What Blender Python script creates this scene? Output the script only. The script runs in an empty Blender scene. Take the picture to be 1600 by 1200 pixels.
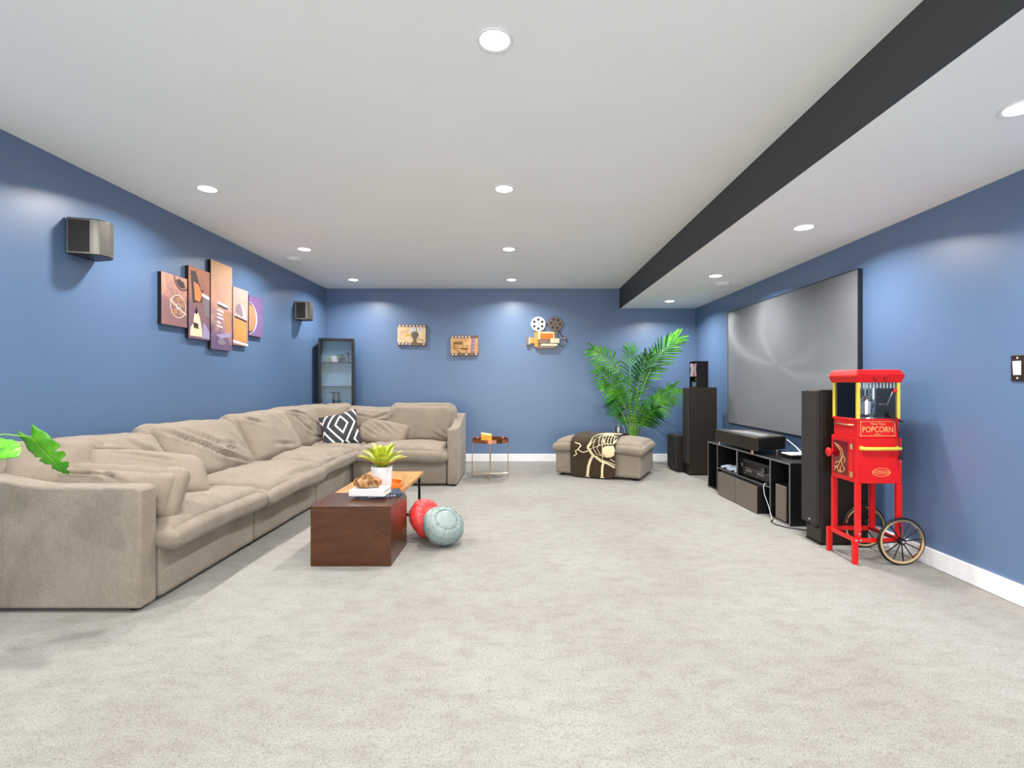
import bpy, bmesh, math, random
from mathutils import Vector, Matrix, noise
random.seed(7)
PI = math.pi
SC = bpy.context.scene
COL = SC.collection

# ------------------------------------------------------------------ camera
CH = 1.244
cam_data = bpy.data.cameras.new('camera')
cam_data.sensor_width = 36.0
cam_data.lens = 790.0 / 1600.0 * 36.0
cam_data.shift_x = -12.0 / 1600.0
cam_data.shift_y = -1.0 / 1600.0
cam_data.clip_start = 0.05
cam = bpy.data.objects.new('camera', cam_data)
COL.objects.link(cam)
cam.location = (0, 0, CH)
cam.rotation_euler = (PI / 2, 0, 0)
SC.camera = cam

# ------------------------------------------------------------------ world, added fill light, exposure
world = bpy.data.worlds.new('world')
SC.world = world
world.use_nodes = True
wbg = world.node_tree.nodes.get('Background')
wbg.inputs[0].default_value = (0.75, 0.86, 1.0, 1)
wbg.inputs[1].default_value = 0.15
SC.view_settings.view_transform = 'Standard'
SC.view_settings.look = 'None'
SC.view_settings.gamma = 1.0
SC.view_settings.use_curve_mapping = False
SC.view_settings.exposure = 0.16
LAMP_W = 27.0          # each ceiling downlight
FILL_W = 180.0          # added fill light, set at the invented rear window

# room (metres): X right, Y away from the camera, Z up
XL, XR, YB, YR, ZC = -3.08, 2.805, 8.058, -3.6, 2.754
BX, ZS = 1.591, 2.437  # dark beam face, lowered soffit

fill_win = bpy.data.lights.new('added_fill_light', 'AREA')  # added lamp that evens out the room light
fill_win.shape = 'RECTANGLE'; fill_win.size = 4.4; fill_win.size_y = 1.9
fill_win.energy = FILL_W; fill_win.color = (0.93, 0.97, 1.0)
swo = bpy.data.objects.new('added_fill_light', fill_win)
COL.objects.link(swo)
swo.location = (-0.2, YR + 0.06, 1.3)
swo.rotation_euler = (PI / 2, 0, 0)     # shines towards +Y, into the room

# ------------------------------------------------------------------ helpers
def C(r, g, b):
    def f(v):
        v /= 255.0
        return v / 12.92 if v <= 0.04045 else ((v + 0.055) / 1.055) ** 2.4
    return (f(r), f(g), f(b), 1.0)

def mul(c, k): return (c[0] * k, c[1] * k, c[2] * k, 1.0)

class N:
    """small node-tree writer"""
    def __init__(s, name):
        s.m = bpy.data.materials.new(name); s.m.use_nodes = True
        s.t = s.m.node_tree; s.b = s.t.nodes['Principled BSDF']
    def n(s, kind, **kw):
        x = s.t.nodes.new(kind)
        for k, v in kw.items():
            if k in x.inputs: x.inputs[k].default_value = v
            else: setattr(x, k, v)
        return x
    def l(s, a, b): s.t.links.new(a, b)
    def coords(s, scale=(1, 1, 1), rot=(0, 0, 0)):
        tc = s.n('ShaderNodeTexCoord'); mp = s.n('ShaderNodeMapping')
        mp.inputs['Scale'].default_value = scale; mp.inputs['Rotation'].default_value = rot
        s.l(tc.outputs['Object'], mp.inputs['Vector']); return mp.outputs['Vector']
    def noise(s, vec, scale, detail=3, rough=0.6):
        x = s.n('ShaderNodeTexNoise'); x.inputs['Scale'].default_value = scale
        x.inputs['Detail'].default_value = detail; x.inputs['Roughness'].default_value = rough
        s.l(vec, x.inputs['Vector']); return x.outputs['Fac']
    def ramp(s, fac, stops):
        r = s.n('ShaderNodeValToRGB'); e = r.color_ramp.elements
        while len(e) < len(stops): e.new(0.5)
        for i, (p, c) in enumerate(stops): e[i].position = p; e[i].color = c
        s.l(fac, r.inputs['Fac']); return r.outputs['Color']
    def mix(s, fac, a, b, mode='MIX'):
        x = s.n('ShaderNodeMix', data_type='RGBA', blend_type=mode)
        for sock, v in ((x.inputs[0], fac), (x.inputs[6], a), (x.inputs[7], b)):
            if isinstance(v, bpy.types.NodeSocket): s.l(v, sock)
            else: sock.default_value = v
        return x.outputs[2]
    def bump(s, h, strength, dist=0.01):
        x = s.n('ShaderNodeBump'); x.inputs['Strength'].default_value = strength
        x.inputs['Distance'].default_value = dist
        s.l(h, x.inputs['Height']); s.l(x.outputs['Normal'], s.b.inputs['Normal'])

def plain(name, col, rough=0.5, metal=0.0, var=0.06, scale=12.0, bump=0.0, bscale=80.0, spec=0.5, coat=0.0):
    """solid colour with a slight procedural mottling"""
    k = N(name); v = k.coords()
    f = k.noise(v, scale)
    k.l(k.ramp(f, [(0.3, mul(col, 1 - var)), (0.7, mul(col, 1 + var))]), k.b.inputs['Base Color'])
    k.b.inputs['Roughness'].default_value = rough
    k.b.inputs['Metallic'].default_value = metal
    k.b.inputs['Specular IOR Level'].default_value = spec
    k.b.inputs['Coat Weight'].default_value = coat
    if bump: k.bump(k.noise(v, bscale, 2), bump, 0.004)
    return k.m

def fabric(name, col, var=0.27, wscale=30.0, bump=0.55):
    """linen-like weave: crossed stretched noise"""
    k = N(name)
    a = k.noise(k.coords((1, 1, 14)), wscale, 2); b = k.noise(k.coords((12, 12, 1)), wscale, 2)
    big = k.noise(k.coords(), 5.0, 4)
    w = k.mix(0.5, a, b)
    c1 = k.ramp(w, [(0.3, mul(col, 1 - var)), (0.72, mul(col, 1 + var))])
    c2 = k.ramp(big, [(0.3, (0.88, 0.87, 0.86, 1)), (0.7, (1.06, 1.06, 1.07, 1))])
    k.l(k.mix(1.0, c1, c2, 'MULTIPLY'), k.b.inputs['Base Color'])
    k.b.inputs['Roughness'].default_value = 0.95
    k.b.inputs['Specular IOR Level'].default_value = 0.15
    k.b.inputs['Sheen Weight'].default_value = 0.12
    k.bump(w, bump, 0.003)
    return k.m

def wood(name, c1, c2, c3, scale=1.0, stretch=(1.0, 8.0, 8.0), rough=0.35):
    k = N(name)
    v = k.coords(tuple(scale * s for s in stretch))
    f = k.noise(v, 2.2, 6, 0.65)
    g = k.noise(v, 14.0, 3)
    col = k.ramp(f, [(0.28, c1), (0.5, c2), (0.74, c3)])
    k.l(k.mix(0.18, col, k.ramp(g, [(0.35, mul(c1, 0.7)), (0.65, c3)])), k.b.inputs['Base Color'])
    k.b.inputs['Roughness'].default_value = rough
    k.bump(g, 0.06, 0.002)
    return k.m

def emis(name, col, strength):
    k = N(name)
    k.b.inputs['Base Color'].default_value = col
    k.b.inputs['Emission Color'].default_value = col
    k.b.inputs['Emission Strength'].default_value = strength
    return k.m

def glass(name, col=(1, 1, 1, 1), ior=1.45, rough=0.03):
    """thin clear sheet: mostly see-through, glossy on top"""
    k = N(name); t = k.t
    tr = k.n('ShaderNodeBsdfTransparent'); tr.inputs[0].default_value = col
    gl = k.n('ShaderNodeBsdfGlossy'); gl.inputs['Roughness'].default_value = rough
    fr = k.n('ShaderNodeFresnel'); fr.inputs['IOR'].default_value = ior
    mx = k.n('ShaderNodeMixShader')
    k.l(fr.outputs[0], mx.inputs[0]); k.l(tr.outputs[0], mx.inputs[1]); k.l(gl.outputs[0], mx.inputs[2])
    k.l(mx.outputs[0], t.nodes['Material Output'].inputs['Surface'])
    return k.m

class MB:
    """collects shapes; build() links them as ONE mesh object"""
    def __init__(s): s.v = []; s.f = []
    def add(s, vs, fs):
        o = len(s.v); s.v += [Vector(p) for p in vs]; s.f += [tuple(i + o for i in f) for f in fs]; return s
    def box(s, c, d, M=None):
        x, y, z = d[0] / 2, d[1] / 2, d[2] / 2; c = Vector(c)
        P = [Vector(p) for p in ((-x,-y,-z),(x,-y,-z),(x,y,-z),(-x,y,-z),(-x,-y,z),(x,-y,z),(x,y,z),(-x,y,z))]
        if M: P = [M @ p for p in P]
        return s.add([p + c for p in P], [(0,3,2,1),(4,5,6,7),(0,1,5,4),(1,2,6,5),(2,3,7,6),(3,0,4,7)])
    def bb(s, x0, x1, y0, y1, z0, z1):
        return s.box(((x0+x1)/2, (y0+y1)/2, (z0+z1)/2), (abs(x1-x0), abs(y1-y0), abs(z1-z0)))
    def beam(s, a, b, w, h, up=(0, 0, 1)):
        a, b = Vector(a), Vector(b); d = (b - a); L = d.length; d.normalize(); up = Vector(up)
        if abs(d.dot(up)) > 0.99: up = Vector((0, 1, 0))
        x = d.cross(up).normalized(); z = x.cross(d)
        M = Matrix((x, d, z)).transposed()
        return s.box((a + b) / 2, (w, L, h), M)
    def tube(s, pts, r, n=8, cap=True):
        pts = [Vector(p) for p in pts]; R = r if isinstance(r, (list, tuple)) else [r] * len(pts)
        o = len(s.v); prev = None
        for i, p in enumerate(pts):
            d = (pts[min(i+1, len(pts)-1)] - pts[max(i-1, 0)]).normalized()
            if prev is None:
                a = Vector((0, 0, 1)) if abs(d.z) < 0.9 else Vector((1, 0, 0)); x = d.cross(a).normalized()
            else: x = (prev - d * prev.dot(d)).normalized()
            prev = x; y = d.cross(x)
            for k in range(n):
                t = 2 * PI * k / n; s.v.append(p + (x * math.cos(t) + y * math.sin(t)) * R[i])
        for i in range(len(pts) - 1):
            for k in range(n):
                a = o + i * n + k; b = o + i * n + (k + 1) % n
                s.f.append((a, b, b + n, a + n))
        if cap:
            s.f.append(tuple(o + k for k in reversed(range(n))))
            s.f.append(tuple(o + (len(pts) - 1) * n + k for k in range(n)))
        return s
    def cyl(s, a, b, r, n=20, r2=None): return s.tube([a, b], [r, r if r2 is None else r2], n)
    def lathe(s, prof, n=32, c=(0, 0, 0), M=None, closed=False):
        """prof: (radius, height) list turned about Z"""
        o = len(s.v); c = Vector(c)
        for r, z in prof:
            for k in range(n):
                t = 2 * PI * k / n; p = Vector((r * math.cos(t), r * math.sin(t), z))
                s.v.append((M @ p if M else p) + c)
        m = len(prof)
        for i in range(m if closed else m - 1):
            j = (i + 1) % m
            for k in range(n):
                k2 = (k + 1) % n
                s.f.append((o+i*n+k, o+i*n+k2, o+j*n+k2, o+j*n+k))
        if not closed:
            if prof[0][0] > 1e-5: s.f.append(tuple(o + k for k in reversed(range(n))))
            if prof[-1][0] > 1e-5: s.f.append(tuple(o + (m-1)*n + k for k in range(n)))
        return s
    def torus(s, c, R, r, M=None, n=36, m=8):
        prof = [(R + r * math.cos(2*PI*k/m), r * math.sin(2*PI*k/m)) for k in range(m)]
        return s.lathe(prof, n, c, M, True)
    def prism(s, poly, z0, z1):
        n = len(poly)
        vs = [(x, y, z0) for x, y in poly] + [(x, y, z1) for x, y in poly]
        fs = [tuple(reversed(range(n))), tuple(range(n, 2*n))] + [(i, (i+1) % n, n+(i+1) % n, n+i) for i in range(n)]
        return s.add(vs, fs)
    def flat(s, fn, pts, h0, h1):
        """outline pts in a surface frame fn(a,b,h), thin slab from h0 to h1"""
        n = len(pts)
        vs = [fn(a, b, h0) for a, b in pts] + [fn(a, b, h1) for a, b in pts]
        return s.add(vs, [tuple(reversed(range(n))), tuple(range(n, 2*n))] + [(i, (i+1) % n, n+(i+1) % n, n+i) for i in range(n)])
    def strip(s, fn, pts, w, h0, h1):
        """ribbon of width w along pts in a surface frame"""
        n = len(pts); L = []
        W = w if isinstance(w, (list, tuple)) else [w] * n
        for i, p in enumerate(pts):
            q0 = pts[max(i-1, 0)]; q1 = pts[min(i+1, n-1)]
            dx, dy = q1[0]-q0[0], q1[1]-q0[1]; l = math.hypot(dx, dy) or 1
            nx, ny = -dy/l*W[i]/2, dx/l*W[i]/2
            L.append(((p[0]+nx, p[1]+ny), (p[0]-nx, p[1]-ny)))
        for i in range(n - 1):
            (a, b), (d, c) = L[i], L[i+1]
            s.flat(fn, [b, c, d, a], h0, h1)
        return s
    def build(s, name, mat, parent=None, origin=None, smooth=None, bevel=0.0, seg=2, rot=None, mesh=None):
        me = mesh or bpy.data.meshes.new(name)
        o3 = Vector(origin) if origin is not None else Vector((0, 0, 0))
        if mesh is None:
            me.from_pydata([tuple(p - o3) for p in s.v], [], s.f)
            bm = bmesh.new(); bm.from_mesh(me)
            bmesh.ops.recalc_face_normals(bm, faces=bm.faces); bm.to_mesh(me); bm.free()
            me.materials.append(mat)
            if smooth:
                me.polygons.foreach_set('use_smooth', [True] * len(me.polygons))
                if smooth < 180: me.set_sharp_from_angle(angle=math.radians(smooth))
        o = bpy.data.objects.new(name, me); COL.objects.link(o)
        if parent: o.parent = parent
        if origin is not None: o.location = o3
        if rot: o.rotation_euler = rot
        if bevel:
            b = o.modifiers.new('bevel', 'BEVEL'); b.width = bevel; b.segments = seg
            b.limit_method = 'ANGLE'; b.angle_limit = math.radians(40)
            if not smooth:
                me.polygons.foreach_set('use_smooth', [True] * len(me.polygons)); b.harden_normals = True
                me.set_sharp_from_angle(angle=math.radians(30))
        return o

def share(mesh_obj, name, parent, loc=None, rot=None, scale=None):
    o = mesh_obj.copy(); o.name = name; COL.objects.link(o); o.parent = parent
    if loc is not None: o.location = loc
    if rot is not None: o.rotation_euler = rot
    if scale is not None: o.scale = scale
    return o

def tag(o, label, cat, group=None):
    o['label'] = label; o['category'] = cat
    if group: o['group'] = group
    return o

def thing(name, label, cat, loc=(0, 0, 0), rotz=0.0, group=None):
    o = bpy.data.objects.new(name, None); COL.objects.link(o)
    o.empty_display_size = 0.1
    o.location = loc; o.rotation_euler = (0, 0, rotz)
    return tag(o, label, cat, group)

def struct(o): o['kind'] = 'structure'; return o

def text_mb(txt, size, fn, h, extrude=0.0008, align='CENTER', sx=1.0):
    cu = bpy.data.curves.new('t', 'FONT'); cu.body = txt; cu.size = size; cu.align_x = align; cu.align_y = 'CENTER'
    cu.resolution_u = 3
    ob = bpy.data.objects.new('t', cu); COL.objects.link(ob)
    dg = bpy.context.evaluated_depsgraph_get()
    me = bpy.data.meshes.new_from_object(ob.evaluated_get(dg))
    mb = MB()
    vs = [fn(v.co.x * sx, v.co.y, h) for v in me.vertices]
    mb.add(vs, [tuple(p.vertices) for p in me.polygons])
    bpy.data.objects.remove(ob); bpy.data.curves.remove(cu); bpy.data.meshes.remove(me)
    return mb

# soft things ------------------------------------------------------
def cube_grid(n):
    """unit cube surface, welded, with grid lines closer to the edges"""
    ts = [math.sin((2.0 * i / n - 1) * PI / 2 * 0.92) / math.sin(PI / 2 * 0.92) for i in range(n + 1)]
    idx = {}; V = []; F = []
    def vid(i, j, k):
        key = (i, j, k)
        if key not in idx: idx[key] = len(V); V.append((ts[i], ts[j], ts[k]))
        return idx[key]
    for a in range(n):
        for b in range(n):
            for s in (0, n):
                q = [(a, b), (a+1, b), (a+1, b+1), (a, b+1)]
                if s == 0: q = q[::-1]
                F.append(tuple(vid(i, j, s) for i, j in q))
                F.append(tuple(vid(s, i, j) for i, j in q))
                F.append(tuple(vid(j, s, i) for i, j in q))
    return V, F
GRID = {}
def fold(d, w): return -math.exp(-(d / w) ** 2) + 0.55 * math.exp(-((abs(d) - 1.9 * w) / (1.1 * w)) ** 2)
def seg_d(px, py, s):
    x0, y0, x1, y1 = s[:4]; dx, dy = x1 - x0, y1 - y0; L = dx*dx + dy*dy
    t = ((px-x0)*dx + (py-y0)*dy) / L; tc = max(0, min(1, t))
    ex = px - (x0 + dx*tc); ey = py - (y0 + dy*tc)
    sg = 1 if (dx * (py-y0) - dy * (px-x0)) > 0 else -1
    return math.hypot(ex, ey) * sg, math.sin(PI * max(0.02, min(0.98, tc)))
def cushion(hx, hy, hz, r=0.06, n=34, puff=0.03, seed=0, noisea=0.010, nscale=4.0, creases=(), sag=None, pil=0.0, edge=0.02):
    """soft box: half sizes hx hy hz; pil>0 turns it into a pinched pillow"""
    if n not in GRID: GRID[n] = cube_grid(n)
    V, F = GRID[n]; out = []
    sd = Vector((seed * 13.7, seed * 7.3, seed * 3.1))
    for u, v, w in V:
        if pil:
            e = max(0.0, (1 - u**4) * (1 - v**4)) ** 0.5
            pu, pv = 1 - pil * (1 - v*v) * abs(u)**3, 1 - pil * (1 - u*u) * abs(v)**3
            p = Vector((hx * u * pu, hy * v * pv, w * (edge + (hz - edge) * e)))
            nd = Vector((0, 0, 1 if w > 0 else -1)) if abs(w) > 0.5 else Vector((u, v, 0)).normalized()
        else:
            p = Vector((hx * u, hy * v, hz * w))
            q = Vector((max(-hx+r, min(hx-r, p.x)), max(-hy+r, min(hy-r, p.y)), max(-hz+min(r,hz), min(hz-min(r,hz), p.z))))
            d = p - q
            nd = d.normalized() if d.length > 1e-6 else Vector((0, 0, 1))
            p = q + nd * min(r, d.length if d.length > 0 else r) if d.length > 1e-6 else p
            b = max(0, (1 - u*u)) ** 0.6 * max(0, (1 - v*v)) ** 0.6
            p.z += puff * b * (1 if w > 0 else -0.3) * abs(w)
            bx = max(0, (1 - w*w)); p.x += u * abs(u) * bx * puff * 0.5; p.y += v * abs(v) * bx * puff * 0.5
        k = noise.noise(p * nscale + sd) * noisea + noise.noise(p * nscale * 3.1 + sd) * noisea * 0.35
        p += nd * k
        if w > -0.6:
            for c in creases:
                dd, tp = seg_d(u, v, c)
                wv = c[5] * (1 + 0.4 * noise.noise(p * 9 + sd))
                p += nd * (1.35 * c[4] * tp * fold(dd + 0.04 * noise.noise(p * 6 + sd), wv))
        if sag: p.z += sag(u, v, w)
        out.append(p)
    mb = MB(); mb.v = out; mb.f = list(F); return mb

def rnd_creases(seed, k, depth=0.012, width=0.05, ang=None, spread=0.5):
    R = random.Random(seed); out = []
    for _ in range(k):
        x, y = R.uniform(-0.9, 0.9), R.uniform(-0.9, 0.9)
        a = R.uniform(0, PI) if ang is None else ang + R.uniform(-spread, spread)
        L = R.uniform(0.3, 0.8)
        out.append((x, y, x + L*math.cos(a), y + L*math.sin(a), depth * R.uniform(0.5, 1.2), width * R.uniform(0.6, 1.3)))
    return out

def place(mb, M):
    mb.v = [M @ p for p in mb.v]; return mb
def TRS(loc, rx=0, ry=0, rz=0):
    return Matrix.Translation(loc) @ Matrix.Rotation(rz, 4, 'Z') @ Matrix.Rotation(ry, 4, 'Y') @ Matrix.Rotation(rx, 4, 'X')

# ------------------------------------------------------------------ materials
def wall_mat(name, col, rough=0.42, spec=0.5):
    k = N(name); v = k.coords()
    f = k.noise(v, 1.3, 3)
    k.l(k.ramp(f, [(0.3, mul(col, 0.985)), (0.7, mul(col, 1.015))]), k.b.inputs['Base Color'])
    k.b.inputs['Roughness'].default_value = rough; k.b.inputs['Specular IOR Level'].default_value = spec
    k.bump(k.noise(v, 160.0, 2), 0.05, 0.002)
    return k.m
M_WALL = wall_mat('blue_wall_paint', (0.098, 0.168, 0.300, 1), 0.38, 1.0)
M_CEIL = wall_mat('ceiling_paint', (0.92, 0.935, 0.915, 1), 0.9, 0.2)
M_BEAM = wall_mat('charcoal_paint', (0.058, 0.060, 0.063, 1), 0.6, 0.3)
M_TRIM = plain('white_trim_paint', (0.84, 0.84, 0.83, 1), 0.4, var=0.02)
def carpet():
    k = N('beige_carpet'); v = k.coords()
    big = k.noise(v, 0.8, 5, 0.62); mid = k.noise(k.coords((1, 1.8, 1)), 7.0, 6, 0.75); fine = k.noise(v, 210.0, 4, 0.8); tuft = k.noise(v, 75.0, 3, 0.7)
    base = k.ramp(fine, [(0.32, C(98, 95, 89)), (0.5, C(145, 142, 135)), (0.68, C(168, 166, 160))])
    c = k.mix(0.9, base, k.ramp(tuft, [(0.30, (0.58, 0.55, 0.52, 1)), (0.42, (0.95, 0.945, 0.935, 1)), (0.62, (1.05, 1.05, 1.05, 1))]), 'MULTIPLY')
    c = k.mix(1.0, c, k.ramp(mid, [(0.36, (0.87, 0.855, 0.83, 1)), (0.52, (1.0, 1.0, 0.995, 1)), (0.66, (1.06, 1.06, 1.06, 1))]), 'MULTIPLY')
    c = k.mix(1.0, c, k.ramp(big, [(0.36, (0.90, 0.88, 0.86, 1)), (0.58, (1.04, 1.04, 1.04, 1))]), 'MULTIPLY')
    k.l(c, k.b.inputs['Base Color'])
    k.b.inputs['Roughness'].default_value = 1.0; k.b.inputs['Specular IOR Level'].default_value = 0.05
    k.b.inputs['Sheen Weight'].default_value = 0.15
    k.bump(k.mix(0.5, fine, tuft), 0.35, 0.008)
    return k.m
M_CARPET = carpet()
M_SOFA = fabric('taupe_linen', C(143, 131, 116))
M_SOFA2 = fabric('taupe_linen_pillow', C(144, 131, 115), 0.24, 40.0)
M_BLACK = plain('satin_black', (0.010, 0.009, 0.009, 1), 0.38, spec=0.28)
M_BLACKP = plain('black_panel', (0.010, 0.0095, 0.010, 1), 0.30, var=0.15, spec=0.3)
M_EDGE = plain('panel_edge_grey', (0.16, 0.155, 0.15, 1), 0.5)
M_BROWN = plain('brown_black_vinyl', (0.024, 0.018, 0.013, 1), 0.36, var=0.08, spec=0.3)
M_TAUPEBOX = plain('taupe_fabric_front', (0.150, 0.120, 0.090, 1), 0.55, var=0.05, bump=0.1, bscale=400)
M_GRILLE = plain('speaker_grille_cloth', (0.022, 0.019, 0.017, 1), 0.7, bump=0.3, bscale=500)
M_DKMETAL = plain('dark_metal', (0.03, 0.03, 0.032, 1), 0.35, 0.6)
M_SILVER = plain('brushed_silver', (0.52, 0.50, 0.47, 1), 0.3, 0.85)
M_CHROME = plain('polished_steel', (0.75, 0.74, 0.72, 1), 0.14, 1.0, var=0.02)
M_WHITE = plain('white_plastic', (0.82, 0.82, 0.82, 1), 0.35, var=0.02)
M_COPPER = plain('rose_copper', (0.80, 0.36, 0.20, 1), 0.14, 1.0, var=0.05)
M_GOLD = plain('pale_brass', (0.80, 0.60, 0.34, 1), 0.2, 1.0)
M_RED = plain('cart_red_enamel', (0.66, 0.008, 0.008, 1), 0.30, var=0.04, coat=0.2, spec=0.35)
M_YELLOW = plain('yellow_brass_paint', (0.72, 0.58, 0.07, 1), 0.3, var=0.05)
M_GILT = plain('gilt_print', (0.86, 0.50, 0.17, 1), 0.4)
M_WALNUT = wood('dark_walnut', C(58, 28, 12), C(76, 40, 18), C(92, 52, 25), 1.0, (1.5, 1.5, 7), 0.28)
M_ACACIA = wood('acacia_plank', C(150, 92, 42), C(196, 138, 74), C(222, 172, 104), 1.2, (9, 2, 9), 0.3)
M_SCREEN_FR = plain('screen_frame_black', (0.012, 0.012, 0.013, 1), 0.4)

# ------------------------------------------------------------------ setting
def grid_plane(x0, x1, y0, y1, z, up=True):
    q = [(x0, y0, z), (x1, y0, z), (x1, y1, z), (x0, y1, z)]
    return MB().add(q, [(0, 1, 2, 3)] if up else [(3, 2, 1, 0)])
T = 0.12
struct(MB().bb(XL - T, XR + T, YR - T, YB + T, -0.1, 0).build('floor', M_CARPET))
struct(MB().bb(XL - T, XL, YR, YB, 0, ZC).build('wall_left', M_WALL))
struct(MB().bb(XR, XR + T, YR, YB, 0, ZC).build('wall_right', M_WALL))
struct(MB().bb(XL - T, XR + T, YB, YB + T, 0, ZC).build('wall_back', M_WALL))
struct(MB().bb(XL - T, XR + T, YR - T, YB + T, ZC, ZC + 0.1).build('ceiling', M_CEIL))
# lowered soffit along the right wall: white underside, charcoal face
sf = struct(MB().bb(BX + 0.012, XR, YR, YB, ZS, ZC).build('ceiling_soffit', M_CEIL))
bf = struct(MB().bb(BX, BX + 0.012, YR, YB, ZS, ZC).build('trim_1', M_BEAM))
bf['label'] = 'charcoal painted side face of the ceiling soffit'
# rear wall behind the camera; its wide window is invented for fill light
W0, W1, Z0, Z1 = -2.5, 2.1, 0.3, 2.3
rw = MB()
rw.bb(XL - T, W0, YR - T, YR, 0, ZC); rw.bb(W1, XR + T, YR - T, YR, 0, ZC)
rw.bb(W0, W1, YR - T, YR, 0, Z0); rw.bb(W0, W1, YR - T, YR, Z1, ZC)
struct(rw.build('wall_rear', M_WALL))
wfm = MB()
for x in (W0 + 0.03, -1.0, 0.6, W1 - 0.03): wfm.bb(x - 0.03, x + 0.03, YR - 0.09, YR - 0.03, Z0, Z1)
for z in (Z0 + 0.03, Z1 - 0.03): wfm.bb(W0, W1, YR - 0.09, YR - 0.03, z - 0.03, z + 0.03)
wn = struct(wfm.build('added_window', M_TRIM))
M_CLEAR = glass('clear_glass')
for a, b in ((W0 + 0.06, -1.03), (-0.97, 0.57), (0.63, W1 - 0.06)):
    MB().bb(a, b, YR - 0.064, YR - 0.058, Z0 + 0.06, Z1 - 0.06).build('pane', M_CLEAR, wn)
def baseboard(name, x0, x1, y0, y1):
    m = MB().bb(x0, x1, y0, y1, 0, 0.122)
    return struct(m.build(name, M_TRIM, bevel=0.006))
baseboard('baseboard_left', XL, XL + 0.016, YR, YB)
baseboard('baseboard_right', XR - 0.016, XR, YR, YB)
baseboard('baseboard_back', XL + 0.016, XR - 0.016, YB - 0.016, YB)

# ------------------------------------------------------------------ recessed downlights
M_LENS = emis('lit_lens', (1.0, 0.97, 0.92, 1), 9.0)
def downlight(x, y, z, label):
    t = thing('recessed_downlight', label, 'ceiling light', (x, y, z), 0, 'recessed ceiling lights')
    MB().lathe([(0.064, 0), (0.078, 0), (0.080, -0.004), (0.076, -0.008), (0.066, -0.006), (0.064, 0)], 28).build('trim_ring', M_TRIM, t, smooth=40)
    MB().lathe([(0.0, -0.0045), (0.0635, -0.0045), (0.0635, -0.001), (0.0, -0.001)], 28).build('lens', M_LENS, t)
    ld = bpy.data.lights.new('downlight_lamp', 'AREA'); ld.shape = 'DISK'; ld.size = 0.12
    ld.energy = LAMP_W; ld.color = (1.0, 0.99, 0.975); ld.spread = math.radians(150)
    lo = bpy.data.objects.new('downlight_lamp', ld); COL.objects.link(lo); lo.parent = t; lo.location = (0, 0, -0.010)
    return t
LL = [(-2.42, 3.92, ZC, 'recessed ceiling light over the near half of the sofa, leftmost in view'),
      (-2.42, 5.68, ZC, 'recessed ceiling light beside the round ceiling disc over the sofa'),
      (-2.42, 7.36, ZC, 'recessed ceiling light in the far left corner above the black cabinet'),
      (-0.12, 3.92, ZC, 'largest recessed light in the middle of the main ceiling'),
      (-0.12, 5.68, ZC, 'second of the two small middle lights from the back wall'),
      (-0.12, 7.36, ZC, 'middle recessed light closest to the back wall'),
      (-0.11, 2.22, ZC, 'recessed ceiling light nearly overhead at the top edge of the photo'),
      (2.17, 7.32, ZS, 'recessed soffit light in the far right corner above the palm'),
      (2.17, 5.60, ZS, 'recessed soffit light beside the round disc above the screen'),
      (2.17, 3.86, ZS, 'recessed soffit light above the popcorn cart'),
      (2.17, 2.18, ZS, 'recessed soffit light at the right edge of the photo'),
      (-2.42, 2.22, ZC, 'recessed ceiling light left of the frame near the sofa arm'),
      (-2.42, 0.50, ZC, 'recessed ceiling light behind the viewer on the left'),
      (-0.11, 0.50, ZC, 'recessed ceiling light just behind the viewer'),
      (2.17, 0.50, ZS, 'recessed soffit light behind the viewer on the right'),
      (-2.42, -1.4, ZC, 'recessed ceiling light far behind the viewer on the left'),
      (-0.11, -1.4, ZC, 'recessed ceiling light far behind the viewer in the middle'),
      (2.17, -1.4, ZS, 'recessed soffit light far behind the viewer on the right')]
for a in LL: downlight(*a)
def ceiling_disc(x, y, z, label):
    t = thing('ceiling_disc', label, 'ceiling fixture', (x, y, z))
    MB().lathe([(0.0, -0.034), (0.045, -0.033), (0.082, -0.024), (0.092, -0.012), (0.094, 0)], 32).build('cover', M_TRIM, t, smooth=60)
    MB().lathe([(0.10, -0.007), (0.104, -0.004), (0.104, 0), (0.094, 0), (0.094, -0.007)], 32).build('base_ring', M_TRIM, t, smooth=40)
ceiling_disc(-2.73, 6.12, ZC, 'white round ceiling disc near the left wall above the sofa')
ceiling_disc(2.42, 6.02, ZS, 'white round ceiling disc on the soffit above the screen')

# ------------------------------------------------------------------ sectional sofa
SX0, SXF = -3.055, -2.045         # back and front of the long run
SO = Vector((-2.5, 4.9, 0))
sofa = thing('sectional_sofa', 'large taupe linen L-shaped sectional sofa along the left wall', 'sofa', SO)
def sofa_part(name, mb, mat=None, smooth=180, bevel=0.0):
    mb.v = [p - SO for p in mb.v]
    return mb.build(name, mat or M_SOFA, sofa, smooth=smooth, bevel=bevel, seg=3)
def soft_box(x0, x1, y0, y1, z0, z1, r=0.03, n=14, seed=0, na=0.004, creases=()):
    m = cushion((x1-x0)/2, (y1-y0)/2, (z1-z0)/2, r, n, 0.0, seed, na, 3.0, creases)
    return place(m, TRS(((x0+x1)/2, (y0+y1)/2, (z0+z1)/2)))
YM = [2.872, 3.91, 5.09, 6.13]    # module joints
for i in range(3):                # three straight modules: base box under the seat
    sofa_part('base', soft_box(SX0, SXF, YM[i] + 0.003, YM[i+1] - 0.003, 0.02, 0.36, 0.03, 16, i, 0.006))
sofa_part('base', soft_box(SX0, SXF, 6.145, 7.12, 0.02, 0.36, 0.03, 16, 4, 0.006))
sofa_part('base', soft_box(-2.035, -0.885, 6.125, 7.12, 0.02, 0.36, 0.03, 16, 5, 0.006))
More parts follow.
